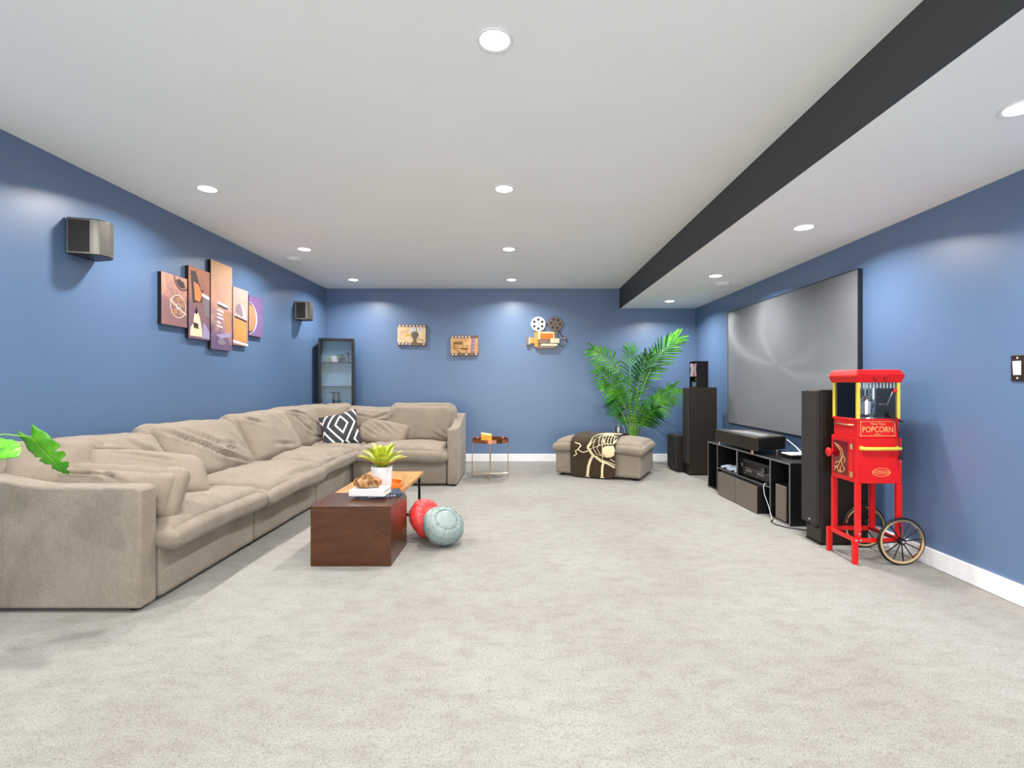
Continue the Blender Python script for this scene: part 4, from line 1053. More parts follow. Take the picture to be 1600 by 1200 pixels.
# black cord and plug hanging down the front
cord = MB().tube([(0.195, 0.10, 1.085), (0.21, 0.030, 1.06), (0.225, -0.012, 1.02), (0.250, -0.028, 0.975), (0.262, -0.030, 0.90), (0.266, -0.036, 0.83), (0.270, -0.042, 0.76)], 0.0035, 8).build('power_cord', M_BLACK, pc, smooth=180)
MB().tube([(0.195, 0.08, 1.10), (0.22, 0.0, 1.05), (0.25, -0.018, 1.01), (0.285, -0.022, 0.985), (0.318, -0.004, 0.978), (0.33, 0.06, 0.98)], 0.0035, 8).build('power_cord', M_BLACK, pc, smooth=180)
MB().tube([(0.225, 0.12, 1.16), (0.25, 0.08, 1.10), (0.285, 0.04, 1.03)], 0.003, 8).build('power_cord', M_BLACK, pc, smooth=180)
pg = MB().lathe([(0, 0), (0.011, 0.0), (0.012, 0.012), (0.008, 0.035), (0.005, 0.042), (0, 0.042)], 14, (0.270, -0.043, 0.722)).build('plug', M_BLACK, cord, smooth=60)
for s in (-1, 1): MB().box((0.270 + s*0.006, -0.043, 0.712), (0.002, 0.006, 0.020)).build('prong', M_CHROME, cord)
# towel bar, handle, label and badge on the face towards the camera
MB().tube([(0.030, -0.004, 0.795), (0.030, -0.026, 0.795), (0.038, -0.034, 0.795), (0.274, -0.034, 0.795), (0.282, -0.026, 0.795), (0.282, -0.004, 0.795)], 0.0125, 14).build('towel_bar', M_YELLOW, pc, smooth=60)
for x in (0.030, 0.282): MB().lathe([(0, 0), (0.016, 0), (0.016, 0.004), (0, 0.005)], 18, (x, 0.0, 0.795), Matrix.Rotation(PI/2, 3, 'X')).build('bar_mount', M_YELLOW, pc, smooth=40)
FB = 0.0098
def face(a, b, h): return Vector((a, FB - 0.0012 - h, b))
fr = MB()
for (x0, x1, z0, z1) in ((0.030, 0.270, 0.978, 0.981), (0.030, 0.270, 0.878, 0.881), (0.030, 0.033, 0.878, 0.981), (0.267, 0.270, 0.878, 0.981)): fr.flat(face, [(x0,z0),(x1,z0),(x1,z1),(x0,z1)], -0.0008, 0.0004)
lab = fr.build('label_frame', M_GILT, pc)
for x in (0.0315, 0.2685):
    for z in (0.8795, 0.9795): MB().lathe([(0, 0), (0.005, 0), (0.004, 0.002), (0, 0.0025)], 12, (x, FB - 0.0012, z), Matrix.Rotation(PI/2, 3, 'X')).build('label_rivet', M_GILT, lab, smooth=50)
text_mb('POPCORN', 0.056, lambda a, b, h: face(0.150 + a, 0.922 + b, h), 0.0006, sx=0.82).build('lettering', M_GILT, pc)
text_mb('Movie Time', 0.021, lambda a, b, h: face(0.150 + a, 0.962 + b, h), 0.0006).build('lettering', M_GILT, pc)
for x in (0.135, 0.150, 0.165): MB().flat(face, [(x + 0.005*math.cos(2*PI*k/8), 0.890 + 0.003*math.sin(2*PI*k/8)) for k in range(8)], -0.0008, 0.0004).build('ornament_dot', M_GILT, pc)
def badge(a, b, h): return Vector((0.168 + a, -0.0012 - h, 0.628 + b))
ov = MB(); n = 48
for (k0, k1) in ((1.0, 0.93),):
    for k in range(n):
        t0, t1 = 2*PI*k/n, 2*PI*(k+1)/n
        ov.flat(badge, [(0.062*k0*math.cos(t0), 0.030*k0*math.sin(t0)), (0.062*k0*math.cos(t1), 0.030*k0*math.sin(t1)), (0.062*k1*math.cos(t1), 0.030*k1*math.sin(t1)), (0.062*k1*math.cos(t0), 0.030*k1*math.sin(t0))], -0.001, 0.0005)
bo_ = ov.build('oval_badge', M_GILT, pc)
text_mb('NOSTALGIA', 0.0195, badge, 0.0006, sx=1.0).build('badge_lettering', M_GILT, bo_)
for b in (0.0125, -0.0125): MB().flat(badge, [(-0.042, b - 0.0008), (0.042, b - 0.0008), (0.042, b + 0.0008), (-0.042, b + 0.0008)], -0.001, 0.0004).build('badge_line', M_GILT, bo_)
# left side of the cart: gilt bar, door with hinges, window and pull
MB().tube([(0.010, 0.05, 0.952), (-0.012, 0.055, 0.952), (-0.016, 0.07, 0.952), (-0.016, 0.225, 0.952), (-0.012, 0.24, 0.952), (0.010, 0.245, 0.952)], 0.006, 10).build('side_handle', M_GOLD, pc, smooth=60)
dr_ = MB().bb(-0.006, 0.0, 0.045, 0.275, 0.566, 0.845).build('door', M_RED, pc, bevel=0.002)
MB().bb(-0.0075, -0.006, 0.085, 0.255, 0.585, 0.828).build('door_window', M_REDDK, dr_)
def dside(a, b, h): return Vector((-0.008 - h, 0.17 - a, 0.706 + b))
sw_ = MB()
for pts in ([(-0.07, 0.10), (-0.02, 0.085), (0.02, 0.06), (0.03, 0.02), (0.01, -0.02), (0.025, -0.055), (0.05, -0.08), (0.02, -0.10), (-0.02, -0.095)],
            [(-0.05, 0.09), (0.0, 0.05), (0.012, 0.0), (-0.01, -0.04), (-0.04, -0.08), (-0.075, -0.07)],
            [(0.03, 0.02), (0.05, 0.0), (0.045, -0.03)], [(0.0, -0.06), (0.0, -0.11)], [(-0.06, -0.05), (-0.03, -0.03), (0.0, -0.03)], [(-0.07, -0.10), (-0.04, -0.06), (-0.02, -0.11)]):
    sw_.strip(dside, pts, 0.0045, -0.0008, 0.0006)
sw_.build('door_scrollwork', M_GILT, dr_)
for z in (0.800, 0.605):
    hg = MB().bb(-0.0095, -0.006, 0.030, 0.066, z - 0.018, z + 0.018).build('hinge', M_GOLD, dr_, bevel=0.001)
    MB().cyl((-0.011, 0.048, z - 0.018), (-0.011, 0.048, z + 0.018), 0.004, 10).build('hinge_pin', M_GOLD, dr_, smooth=60)
MB().lathe([(0, 0), (0.012, 0), (0.014, 0.010), (0.030, 0.022), (0.034, 0.032), (0.026, 0.040), (0, 0.042)], 24, (-0.006, 0.262, 0.735), Matrix.Rotation(-PI/2, 3, 'Y')).build('door_pull', M_RED, dr_, smooth=50)
# legs, feet, rails, axle, wheels
for x, y in ((0.014, 0.014), (0.014, CDp - 0.014), (CW - 0.014, 0.014), (CW - 0.014, CDp - 0.014)):
    MB().bb(x - 0.018, x + 0.018, y - 0.012, y + 0.012, 0.148, 0.550).build('leg', M_RED, pc, bevel=0.002)
for y in (-0.020, CDp - 0.020):
    MB().bb(-0.045, -0.010, y - 0.012, y + 0.012, 0.0, 0.178).build('foot', M_RED, pc, bevel=0.002)
MB().bb(-0.034, -0.020, -0.008, CDp - 0.032, 0.150, 0.180).build('cross_rail', M_RED, pc, bevel=0.002)
for y in (-0.007, CDp + 0.001): MB().bb(-0.0095, CW - 0.01, y - 0.006, y + 0.006, 0.145, 0.175).build('side_rail', M_RED, pc, bevel=0.002)
MB().beam((CW - 0.02, 0.02, 0.160), (CW - 0.02, CDp - 0.02, 0.160), 0.012, 0.028).build('cross_rail', M_RED, pc, bevel=0.002)
for (x, y, z) in ((-0.028, -0.033, 0.165), (-0.045 + 0.017, CDp - 0.033, 0.165), (0.014, -0.014, 0.16), (0.014, -0.001, 0.20)):
    MB().lathe([(0, 0), (0.008, 0), (0.007, 0.004), (0, 0.005)], 12, (x, y, z), Matrix.Rotation(PI/2, 3, 'X')).build('bolt', M_CHROME, pc, smooth=50)
AX = (0.277, 0.0, 0.163)
MB().cyl((AX[0], -0.045, AX[2]), (AX[0], CDp + 0.05, AX[2]), 0.006, 12).build('axle', M_DKMETAL, pc)
RX = Matrix.Rotation(PI/2, 3, 'X')
for y in (-0.040, CDp + 0.045):
    c = (AX[0], y, AX[2])
    wh = MB().torus(c, 0.155, 0.0085, RX, 56, 10).build('wheel', M_BLACK, pc, smooth=180)
    MB().lathe([(0.136, -0.008), (0.1505, -0.0105), (0.1505, 0.0105), (0.136, 0.008)], 56, c, RX, True).build('rim', M_GOLD, wh, smooth=40)
    MB().lathe([(0, -0.016), (0.022, -0.014), (0.024, 0), (0.022, 0.014), (0, 0.016)], 20, c, RX).build('hub', M_BLACK, wh, smooth=40)
    MB().lathe([(0, 0.0), (0.010, 0.0), (0.008, 0.006), (0, 0.007)], 14, (c[0], c[1] - 0.0155, c[2]), RX).build('hub_cap', M_CHROME, wh, smooth=50)
    for k in range(12):
        a = 2*PI*k/12 + 0.1
        MB().cyl((c[0] + 0.018*math.cos(a), c[1], c[2] + 0.018*math.sin(a)), (c[0] + 0.140*math.cos(a), c[1], c[2] + 0.140*math.sin(a)), 0.0042, 6).build('spoke', M_BLACK, wh)

# ------------------------------------------------------------------ surround speakers on the left wall
def surround(label, y, z):
    t = thing('wall_speaker', label, 'speaker', (XL, y, z), 0, 'surround speakers on the left wall')
    out = [(0.012, -0.125), (0.150, -0.085), (0.185, -0.060), (0.205, 0.0), (0.185, 0.060), (0.150, 0.085), (0.012, 0.125)]
    MB().prism(out, -0.120, 0.120).build('housing', M_SILVER2, t, bevel=0.004)
    MB().bb(0.0, 0.0118, -0.10, 0.10, -0.10, 0.10).build('wall_mount', M_BLACK, t)
    top = [(x*0.985, yy*0.97) for x, yy in out]
    for z0, z1 in ((0.1205, 0.1225), (-0.126, -0.1205)): MB().prism(top, z0, z1).build('end_cap', M_BLACK, t)
    for s in (-1, 1):
        a = Vector((0.024, s*0.1245, 0)); b = Vector((0.140, s*0.0905, 0)); d = (b-a).normalized(); n_ = Vector((-d.y, d.x, 0)) * (1 if s > 0 else -1)
        vs = []
        for h in (0.0, 0.004):
            for p in (a, b):
                for z_ in (-0.108, 0.108): vs.append(p + n_*h + Vector((0, 0, z_)))
        MB().add(vs, [(0,1,3,2),(4,6,7,5),(0,4,5,1),(2,3,7,6),(0,2,6,4),(1,5,7,3)]).build('grille', M_GRILLE, t, bevel=0.0015)
M_SILVER2 = plain('warm_grey_metal', (0.20, 0.185, 0.16, 1), 0.35, 0.7)
surround('grey wall speaker with black grille, the near one by the left edge', 3.545, 2.250)
surround('grey wall speaker with black grille, the far one above the cabinet', 7.03, 2.245)

# ------------------------------------------------------------------ five panel canvas on the left wall
def art_mat(name, bot, mid, top, z0, z1):
    k = N(name); v = k.coords()
    sp = k.n('ShaderNodeSeparateXYZ'); k.l(v, sp.inputs[0])
    mr = k.n('ShaderNodeMapRange'); k.l(sp.outputs['Z'], mr.inputs['Value']); mr.inputs['From Min'].default_value = z0; mr.inputs['From Max'].default_value = z1
    nz = k.noise(v, 9.0, 4, 0.6)
    ad = k.n('ShaderNodeMath', operation='MULTIPLY_ADD'); k.l(nz, ad.inputs[0]); ad.inputs[1].default_value = 1.2
    sb_ = k.n('ShaderNodeMath', operation='ADD'); k.l(mr.outputs[0], sb_.inputs[0]); sb_.inputs[1].default_value = -0.60; k.l(sb_.outputs[0], ad.inputs[2])
    k.l(k.ramp(ad.outputs[0], [(0.05, bot), (0.5, mid), (0.95, top)]), k.b.inputs['Base Color'])
    k.b.inputs['Roughness'].default_value = 0.55
    return k.m
A_PUR, A_MAU, A_ORA, A_PEA = C(100, 80, 112), C(140, 100, 102), C(196, 124, 80), C(218, 168, 124)
I_CREAM = plain('ink_cream', C(240, 214, 178), 0.55); I_DARK = plain('ink_dark', C(70, 48, 52), 0.55); I_TAN = plain('ink_tan', C(176, 128, 92), 0.55)
I_ORANGE = plain('ink_orange', C(232, 140, 76), 0.55, var=0.1); I_WHITE = plain('ink_white', C(238, 232, 232), 0.55); I_GREY = plain('ink_grey', C(132, 120, 126), 0.55); I_LILAC = plain('ink_lilac', C(158, 146, 178), 0.55)
def ring2(mb, fn, c, r0, r1, n=32, a0=0, a1=2*PI):
    for k in range(n):
        t0, t1 = a0 + (a1-a0)*k/n, a0 + (a1-a0)*(k+1)/n
        mb.flat(fn, [(c[0]+r0*math.cos(t0), c[1]+r0*math.sin(t0)), (c[0]+r1*math.cos(t0), c[1]+r1*math.sin(t0)), (c[0]+r1*math.cos(t1), c[1]+r1*math.sin(t1)), (c[0]+r0*math.cos(t1), c[1]+r0*math.sin(t1))], 0, 0.0012)
    return mb
def disc2(mb, fn, c, r, n=28, ry=None, a0=0, a1=2*PI):
    ry = r if ry is None else ry
    m = n if abs(a1 - a0 - 2*PI) < 1e-4 else n + 1
    return mb.flat(fn, [(c[0]+r*math.cos(a0+(a1-a0)*k/n), c[1]+ry*math.sin(a0+(a1-a0)*k/n)) for k in range(m)], 0, 0.0012)
PANELS = [(4.297, 4.628, 1.752, 2.197, (A_MAU, A_MAU, C(206, 150, 128)), 'leftmost canvas panel of the five, printed with film reels'),
          (4.650, 4.965, 1.664, 2.330, (C(120, 90, 110), A_MAU, A_ORA), 'second canvas panel from the left, printed with an old camera'),
          (4.985, 5.350, 1.585, 2.468, (A_PUR, C(196, 148, 134), A_PEA), 'tallest middle canvas panel with pale orange smoke'),
          (5.368, 5.665, 1.655, 2.275, (C(150, 108, 104), C(190, 142, 124), C(196, 160, 150)), 'fourth canvas panel with a clapper board'),
          (5.683, 5.990, 1.785, 2.240, (C(120, 96, 140), C(124, 96, 144), C(112, 84, 132)), 'rightmost purple canvas panel with a pale arc')]
for i, (y0, y1, z0, z1, cs, lb) in enumerate(PANELS):
    cy, cz = (y0+y1)/2, (z0+z1)/2; w, h = (y1-y0)/2, (z1-z0)/2
    t = thing('canvas_panel', lb, 'wall art', (XL, cy, cz), 0, 'five panel cinema canvas')
    MB().bb(0.002, 0.034, -w, w, -h, h).build('stretcher_edge', M_BLACK, t)
    MB().bb(0.034, 0.036, -w, w, -h, h).build('printed_face', art_mat('canvas_print', cs[0], cs[1], cs[2], -h, h), t)
    fn = lambda a, b, hh: Vector((0.036 + hh, a, b))
    def P(name, mb, mat): mb.build(name, mat, t)
    if i == 0:
        m = ring2(MB(), fn, (0.045, -0.045), 0.098, 0.104); 
        ring2(m, fn, (0.045, -0.045), 0.022, 0.028); P('reel_outline', m, I_CREAM)
        m = MB()
        for k in range(5):
            a = k*2*PI/5 + 0.3; disc2(m, fn, (0.045 + 0.062*math.cos(a), -0.045 + 0.062*math.sin(a)), 0.025)
        P('reel_holes', m, I_TAN)
        m = ring2(MB(), fn, (0.10, 0.215), 0.10, 0.112, 20, PI*0.98, PI*1.7); ring2(m, fn, (0.10, 0.215), 0.03, 0.09, 20, PI*1.1, PI*1.65); P('reel_arc', m, I_DARK)
        m = MB().strip(fn, [(-0.06, 0.0), (0.03, -0.05), (0.155, -0.11)], 0.008, 0, 0.0015); P('film_line', m, I_WHITE)
    elif i == 1:
        m = MB().flat(fn, [(-0.13, 0.29), (-0.06, 0.30), (0.02, 0.14), (0.06, 0.14), (0.03, 0.02), (-0.10, 0.0)], 0, 0.0012); P('camera_body', m, I_DARK)
        m = MB().flat(fn, [(-0.09, 0.20), (-0.02, 0.18), (0.04, 0.10), (0.0, 0.02), (-0.07, 0.03)], 0.0013, 0.002); P('camera_light', m, I_ORANGE)
        m = MB().flat(fn, [(0.06, 0.08), (0.155, 0.06), (0.155, -0.12), (0.08, -0.10)], 0, 0.0012); P('camera_box', m, I_GREY)
        m = MB().strip(fn, [(0.03, 0.10), (0.15, 0.075)], 0.03, 0.0013, 0.002); P('camera_edge', m, I_WHITE)
        m = MB().flat(fn, [(-0.14, -0.31), (-0.13, -0.23), (-0.09, -0.19), (-0.08, -0.11), (-0.04, -0.06), (0.0, -0.12), (0.025, -0.20), (0.038, -0.25), (0.038, -0.31)], 0, 0.0012); P('lens', m, I_CREAM)
        m = MB().flat(fn, [(-0.09, -0.23), (-0.09, -0.18), (-0.02, -0.19), (-0.02, -0.24)], 0.0013, 0.002); disc2(m, fn, (-0.05, -0.07), 0.02, 14, 0.03); P('lens_dark', m, I_DARK)
        m = MB().flat(fn, [(0.04, -0.32), (0.155, -0.32), (0.155, -0.25), (0.06, -0.16)], 0, 0.0012); P('film_strip', m, I_LILAC)
    elif i == 2:
        m = MB()
        for k, (b, L) in enumerate(((-0.03, 0.11), (-0.07, 0.08), (-0.105, 0.10), (-0.15, 0.06), (-0.19, 0.09))): m.flat(fn, [(-0.08, b), (-0.08 + L, b - 0.012), (-0.08 + L, b - 0.028), (-0.08, b - 0.016)], 0, 0.0012)
        P('pale_lines', m, I_WHITE)
        m = MB().flat(fn, [(0.03, -0.04), (0.17, -0.06), (0.17, -0.30), (0.08, -0.26)], 0, 0.0010); P('board', m, I_TAN)
        m = disc2(MB(), fn, (0.0, -0.36), 0.07, 20, 0.03); P('dark_reel', m, I_GREY)
        m = MB().flat(fn, [(-0.10, -0.29), (0.16, -0.25), (0.16, -0.29), (-0.02, -0.33)], 0, 0.0012); P('grey_strip', m, I_LILAC)
        m = MB().flat(fn, [(-0.07, 0.02), (0.10, 0.0), (0.10, -0.02), (-0.07, 0.0)], 0, 0.0012); P('dark_strip', m, I_DARK)
        m = MB().flat(fn, [(-0.07, 0.045), (0.10, 0.025), (0.10, 0.0005), (-0.07, 0.0205)], 0, 0.0012); P('white_strip', m, I_WHITE)
    elif i == 3:
        m = MB().flat(fn, [(-0.12, -0.02), (0.11, -0.05), (0.11, -0.27), (-0.12, -0.25)], 0, 0.0012); P('clapper_board', m, I_ORANGE)
        m = MB().flat(fn, [(-0.12, 0.005), (0.12, -0.025), (0.12, -0.045), (-0.12, -0.015)], 0.0, 0.0014); P('clapper_stick', m, I_DARK)
        m = MB()
        for k in range(4): m.flat(fn, [(-0.11 + k*0.06, 0.028 - k*0.008), (-0.08 + k*0.06, 0.024 - k*0.008), (-0.085 + k*0.06, 0.004 - k*0.008), (-0.115 + k*0.06, 0.008 - k*0.008)], 0.0, 0.0014)
        m.flat(fn, [(-0.145, -0.255), (0.145, -0.285), (0.145, -0.306), (-0.145, -0.285)], 0.0, 0.0012); P('white_blocks', m, I_WHITE)
        m = MB().flat(fn, [(-0.10, 0.10), (-0.02, 0.15), (0.05, 0.04), (0.03, 0.0), (-0.10, 0.04)], 0, 0.0012); P('grey_shape', m, I_GREY)
        m = MB().flat(fn, [(0.02, 0.15), (0.06, 0.13), (0.12, -0.02), (0.05, 0.0)], 0.0013, 0.002); P('white_shape', m, I_WHITE)
    else:
        m = disc2(MB(), fn, (-w + 0.001, -0.03), 0.155, 24, 0.17, -PI/2, PI/2); P('orange_half_disc', m, I_TAN)
        m = ring2(MB(), fn, (-w + 0.001, -0.03), 0.155, 0.175, 24, -PI/2, PI/2); P('white_arc', m, I_WHITE)

# ------------------------------------------------------------------ framed film signs on the back wall
M_KRAFT = wood('aged_parchment', C(190, 150, 106), C(222, 188, 142), C(240, 216, 178), 2.0, (2, 2, 2), 0.6)
M_KRAFT2 = wood('aged_amber_paper', C(176, 118, 66), C(214, 160, 100), C(236, 196, 142), 2.0, (2, 2, 2), 0.6)
M_FILMB = plain('film_brown', C(112, 84, 68), 0.5); M_FRAMEB = plain('sign_edge_brown', C(50, 32, 28), 0.5)
I_OLIVE = plain('ink_olive', C(120, 92, 50), 0.55); I_GOLD = plain('ink_gold', C(196, 168, 50), 0.5); I_GREYD = plain('ink_grey_brown', C(104, 90, 82), 0.55); I_MAUVE = plain('ink_mauve', C(150, 108, 116), 0.55); I_FADE = plain('ink_faded', C(184, 150, 124), 0.6); I_BLK = plain('ink_black', C(46, 40, 36), 0.55)
def sign(label, cx, cz, w, h, paper, roll):
    t = thing('film_sign', label, 'wall sign', (cx, YB, cz)); t.rotation_euler = (0, roll, 0)
    MB().bb(-w, w, -0.045, -0.004, -h, h).build('box_edge', M_FRAMEB, t, bevel=0.002)
    MB().bb(-w, w, -0.0462, -0.0452, -h, h).build('paper_face', paper, t)
    fn = lambda a, b, hh: Vector((a, -0.0464 - hh, b))
    for s in (-1, 1):
        MB().flat(fn, [(-w, s*h), (w, s*h), (w, s*(h-0.042)), (-w, s*(h-0.042))], 0, 0.0006).build('film_band', M_FILMB, t)
    return t, fn
def holes(t, fn, w, h, top, bot):
    for row, xs in ((h - 0.021, top), (-h + 0.021, bot)):
        for k in xs:
            x = -w + 0.03 + k * (2*w - 0.06) / 7.0
            m = MB().flat(fn, [(x-0.011, row-0.011), (x+0.011, row-0.011), (x+0.011, row+0.011), (x-0.011, row+0.011)], 0.0007, 0.0014); m.build('sprocket_hole', I_WHITE, t)
t, fn = sign('film strip sign with an old movie camera, the left one above the sofa', -1.712, 2.012, 0.224, 0.166, M_KRAFT, 0.02)
holes(t, fn, 0.224, 0.166, range(8), (0, 1, 2, 3, 7))
def PP(name, m, mat): m.build(name, mat, t)
m = MB()
for cx in (0.02, 0.125): disc2(m, fn, (cx, 0.082), 0.042)
PP('print_reels', m, I_WHITE)
m = MB()
for cx in (0.02, 0.125):
    for k in range(5): disc2(m, lambda a, b, h: fn(a, b, h + 0.0013), (cx + 0.024*math.cos(k*1.2566+0.6), 0.082 + 0.024*math.sin(k*1.2566+0.6)), 0.009, 10)
PP('print_reel_holes', m, I_BLK)
m = disc2(MB(), lambda a, b, h: fn(a, b, h + 0.0005), (0.050, 0.0), 0.062, 24, 0.055); m.flat(fn, [(0.02, -0.04), (0.085, -0.04), (0.075, -0.10), (0.03, -0.10)], 0, 0.0012); PP('print_camera', m, I_GREYD)
m = MB().flat(fn, [(0.0, -0.165), (0.10, -0.165), (0.085, -0.10), (0.02, -0.10)], 0.0007, 0.0014); PP('print_tripod', m, I_OLIVE)
m = MB().flat(fn, [(-0.10, -0.002), (0.0, 0.016), (0.0, -0.010), (-0.10, -0.024)], 0.0013, 0.0022); PP('print_lens', m, I_GOLD)
m = MB().strip(fn, [(0.09, -0.05), (0.19, -0.092)], 0.008, 0, 0.0012); m.strip(fn, [(0.07, 0.115), (0.072, 0.05)], 0.008, 0, 0.0012); PP('print_handle', m, I_BLK)
text_mb('FILM', 0.055, lambda a, b, h: fn(-0.125 + a, 0.048 + b, h), 0.0006).build('print_title', I_FADE, t)
m = MB().strip(fn, [(-0.19, -0.05), (-0.12, -0.05)], 0.006, 0, 0.0006); m.strip(fn, [(-0.19, -0.075), (-0.10, -0.075)], 0.006, 0, 0.0006); PP('print_lines', m, I_FADE)
t, fn = sign('amber film strip sign with a director chair, the right one on the back wall', -0.877, 1.842, 0.216, 0.160, M_KRAFT2, -0.012)
holes(t, fn, 0.216, 0.160, range(6), (0, 1, 4, 7))
m = MB().flat(fn, [(-0.175, 0.062), (-0.035, 0.062), (-0.035, 0.018), (-0.175, 0.018)], 0, 0.0012); m.flat(fn, [(-0.075, -0.035), (0.062, -0.035), (0.03, -0.075), (-0.06, -0.062)], 0, 0.0012); PP('print_chair_cloth', m, I_OLIVE)
m = MB()
for pts in ([(-0.17, 0.02), (-0.165, -0.045), (-0.10, -0.08), (-0.07, -0.14)], [(-0.03, 0.06), (-0.03, -0.03)], [(-0.165, -0.045), (-0.09, -0.045), (0.062, -0.035)], [(0.055, -0.04), (0.0, -0.145)], [(-0.10, -0.085), (-0.02, -0.145)], [(-0.02, 0.0), (0.07, 0.0)], [(-0.16, -0.015), (-0.09, -0.015)]): m.strip(fn, pts, 0.010, 0, 0.0013)
PP('print_chair_frame', m, I_OLIVE)
m = MB().flat(fn, [(0.095, -0.118), (0.150, -0.118), (0.185, 0.118), (0.118, 0.118)], 0, 0.0010); PP('print_film_strip', m, I_MAUVE)
m = MB()
for k in range(4): m.flat(fn, [(0.118 + k*0.008, -0.09 + k*0.055), (0.150 + k*0.008, -0.09 + k*0.055), (0.155 + k*0.008, -0.06 + k*0.055), (0.123 + k*0.008, -0.06 + k*0.055)], 0.0011, 0.0016)
PP('print_film_windows', m, I_LILAC)
m = MB().flat(fn, [(0.155, -0.118), (0.205, -0.118), (0.205, 0.05), (0.182, 0.05)], 0, 0.0010); PP('print_amber_band', m, I_ORANGE)
text_mb('ACTION', 0.050, lambda a, b, h: fn(-0.05 + a, 0.092 + b, h), 0.0006).build('print_title', I_FADE, t)

# ------------------------------------------------------------------ movie camera wall ornament
wc = thing('movie_camera_ornament', 'metal film camera wall ornament with a white and a grey reel', 'wall ornament', (0.43, YB, 2.03))
def WB(name, x0, x1, z0, z1, y0, y1, mat, bev=0.003): return MB().bb(x0, x1, -y1, -y0, z0, z1).build(name, mat, wc, bevel=bev)
M_CRM = plain('cream_enamel', C(238, 214, 164), 0.4); M_ORG = plain('orange_enamel', C(226, 112, 22), 0.35); M_TAU = plain('taupe_enamel', C(130, 108, 92), 0.45); M_AMB = plain('amber_enamel', C(214, 150, 62), 0.4); M_IVO = plain('ivory_enamel', C(226, 218, 180), 0.4)
WB('body', -0.165, 0.155, -0.225, 0.035, 0.0, 0.05, M_TAU)
WB('upper_plate', -0.14, 0.12, -0.09, 0.03, 0.0505, 0.060, M_CRM)
WB('orange_panel', -0.105, 0.095, -0.085, 0.005, 0.0605, 0.068, M_ORG)
WB('front_band', -0.195, -0.14, -0.21, 0.02, 0.0, 0.058, M_AMB)
WB('mid_plate', -0.13, 0.05, -0.155, -0.095, 0.0505, 0.062, M_TAU)
WB('side_box', 0.055, 0.20, -0.150, -0.075, 0.0505, 0.075, M_IVO)
WB('lower_bar', -0.09, 0.17, -0.195, -0.160, 0.0505, 0.066, M_IVO)
WB('base_bar', -0.16, 0.14, -0.235, -0.200, 0.0505, 0.066, M_TAU)
WB('lens_tube', -0.265, -0.1955, -0.155, -0.07, 0.005, 0.055, M_AMB, 0.006)
WB('lens_ring', -0.285, -0.2655, -0.17, -0.055, 0.0, 0.060, M_IVO, 0.006)
WB('lens_hood', -0.325, -0.2855, -0.185, -0.045, 0.0, 0.062, M_TAU, 0.006)
M_REELW = plain('white_enamel', C(240, 238, 228), 0.4); M_REELG = plain('grey_brown_enamel', C(112, 98, 88), 0.45)
for cx, cz, mt, a0 in ((-0.135, 0.155, M_REELW, PI/2), (0.138, 0.160, M_REELG, PI/3.4)):
    m = MB(); n = 48; Rr = 0.118
    re = MB().lathe([(0, 0.012), (Rr, 0.012), (Rr, 0.030), (Rr - 0.004, 0.034), (0, 0.034)], 48, (cx, 0, cz), RX).build('reel', mt, wc, smooth=40)
    for k in range(6):
        a = a0 + k*PI/3
        MB().lathe([(0, 0.0342), (0.021, 0.0342), (0.021, 0.0352), (0, 0.0352)], 18, (cx + 0.072*math.cos(a), 0, cz + 0.072*math.sin(a)), RX).build('reel_hole', I_BLK, re)
    for k in range(4):
        a = a0 + k*PI/2
        MB().lathe([(0, 0.0342), (0.007, 0.0342), (0.007, 0.0352), (0, 0.0352)], 10, (cx + 0.019*math.cos(a), 0, cz + 0.019*math.sin(a)), RX).build('reel_hole', I_BLK, re)
MB().cyl((-0.02, -0.018, 0.155), (0.022, -0.018, 0.158), 0.007, 8).build('reel_link', M_DKMETAL, wc)
MB().tube([(0.19, -0.02, 0.06), (0.215, -0.022, 0.0), (0.265, -0.024, -0.050)], 0.006, 8).build('film_arm', M_DKMETAL, wc, smooth=60)
MB().tube([(0.16, -0.02, -0.13), (0.225, -0.022, -0.10), (0.275, -0.024, -0.065)], 0.006, 8).build('crank', M_DKMETAL, wc, smooth=60)
WB('crank_grip', 0.255, 0.305, -0.085, -0.045, 0.012, 0.045, M_COPPER, 0.010)
MB().tube([(0.30, -0.02, -0.075), (0.325, -0.02, -0.12), (0.31, -0.02, -0.17), (0.26, -0.02, -0.20), (0.20, -0.02, -0.18), (0.165, -0.02, -0.15)], 0.004, 8).build('wire_loop', M_DKMETAL, wc, smooth=180)

# ------------------------------------------------------------------ corner display cabinet
VR = 0.262
vc = thing('display_cabinet', 'tall narrow black display cabinet standing in the far left corner', 'cabinet', (-2.985, 7.50, 0), VR)
VW, VD, VH = 0.50, 0.29, 1.918
p_ = 0.032
MB().bb(0, 0.02, 0, VD, 0, VH).build('side_panel', M_BLACKP, vc, bevel=0.002)
MB().bb(VW - 0.02, VW, 0, VD, 0, VH).build('side_panel', M_BLACKP, vc, bevel=0.002)
MB().bb(0.02, VW - 0.02, 0, VD, VH - 0.02, VH).build('top_panel', M_BLACKP, vc, bevel=0.002)
MB().bb(0.02, VW - 0.02, 0, VD, 0, 0.06).build('plinth', M_BLACKP, vc, bevel=0.002)
M_VBACK = plain('pale_blue_back', C(140, 178, 206), 0.4, 0.0, var=0.05)
MB().bb(0.02, VW - 0.02, VD - 0.008, VD, 0.06, VH - 0.02).build('back_panel', M_VBACK, vc)
for z in (0.40, 0.80, 1.195, 1.555): MB().bb(0.0205, VW - 0.0205, 0.03, VD - 0.0085, z, z + 0.008).build('shelf_board', M_BLACKP, vc)
dc = MB().bb(0, p_, -0.022, -0.002, 0.0, VH).build('door_frame', M_BLACK, vc, bevel=0.002)
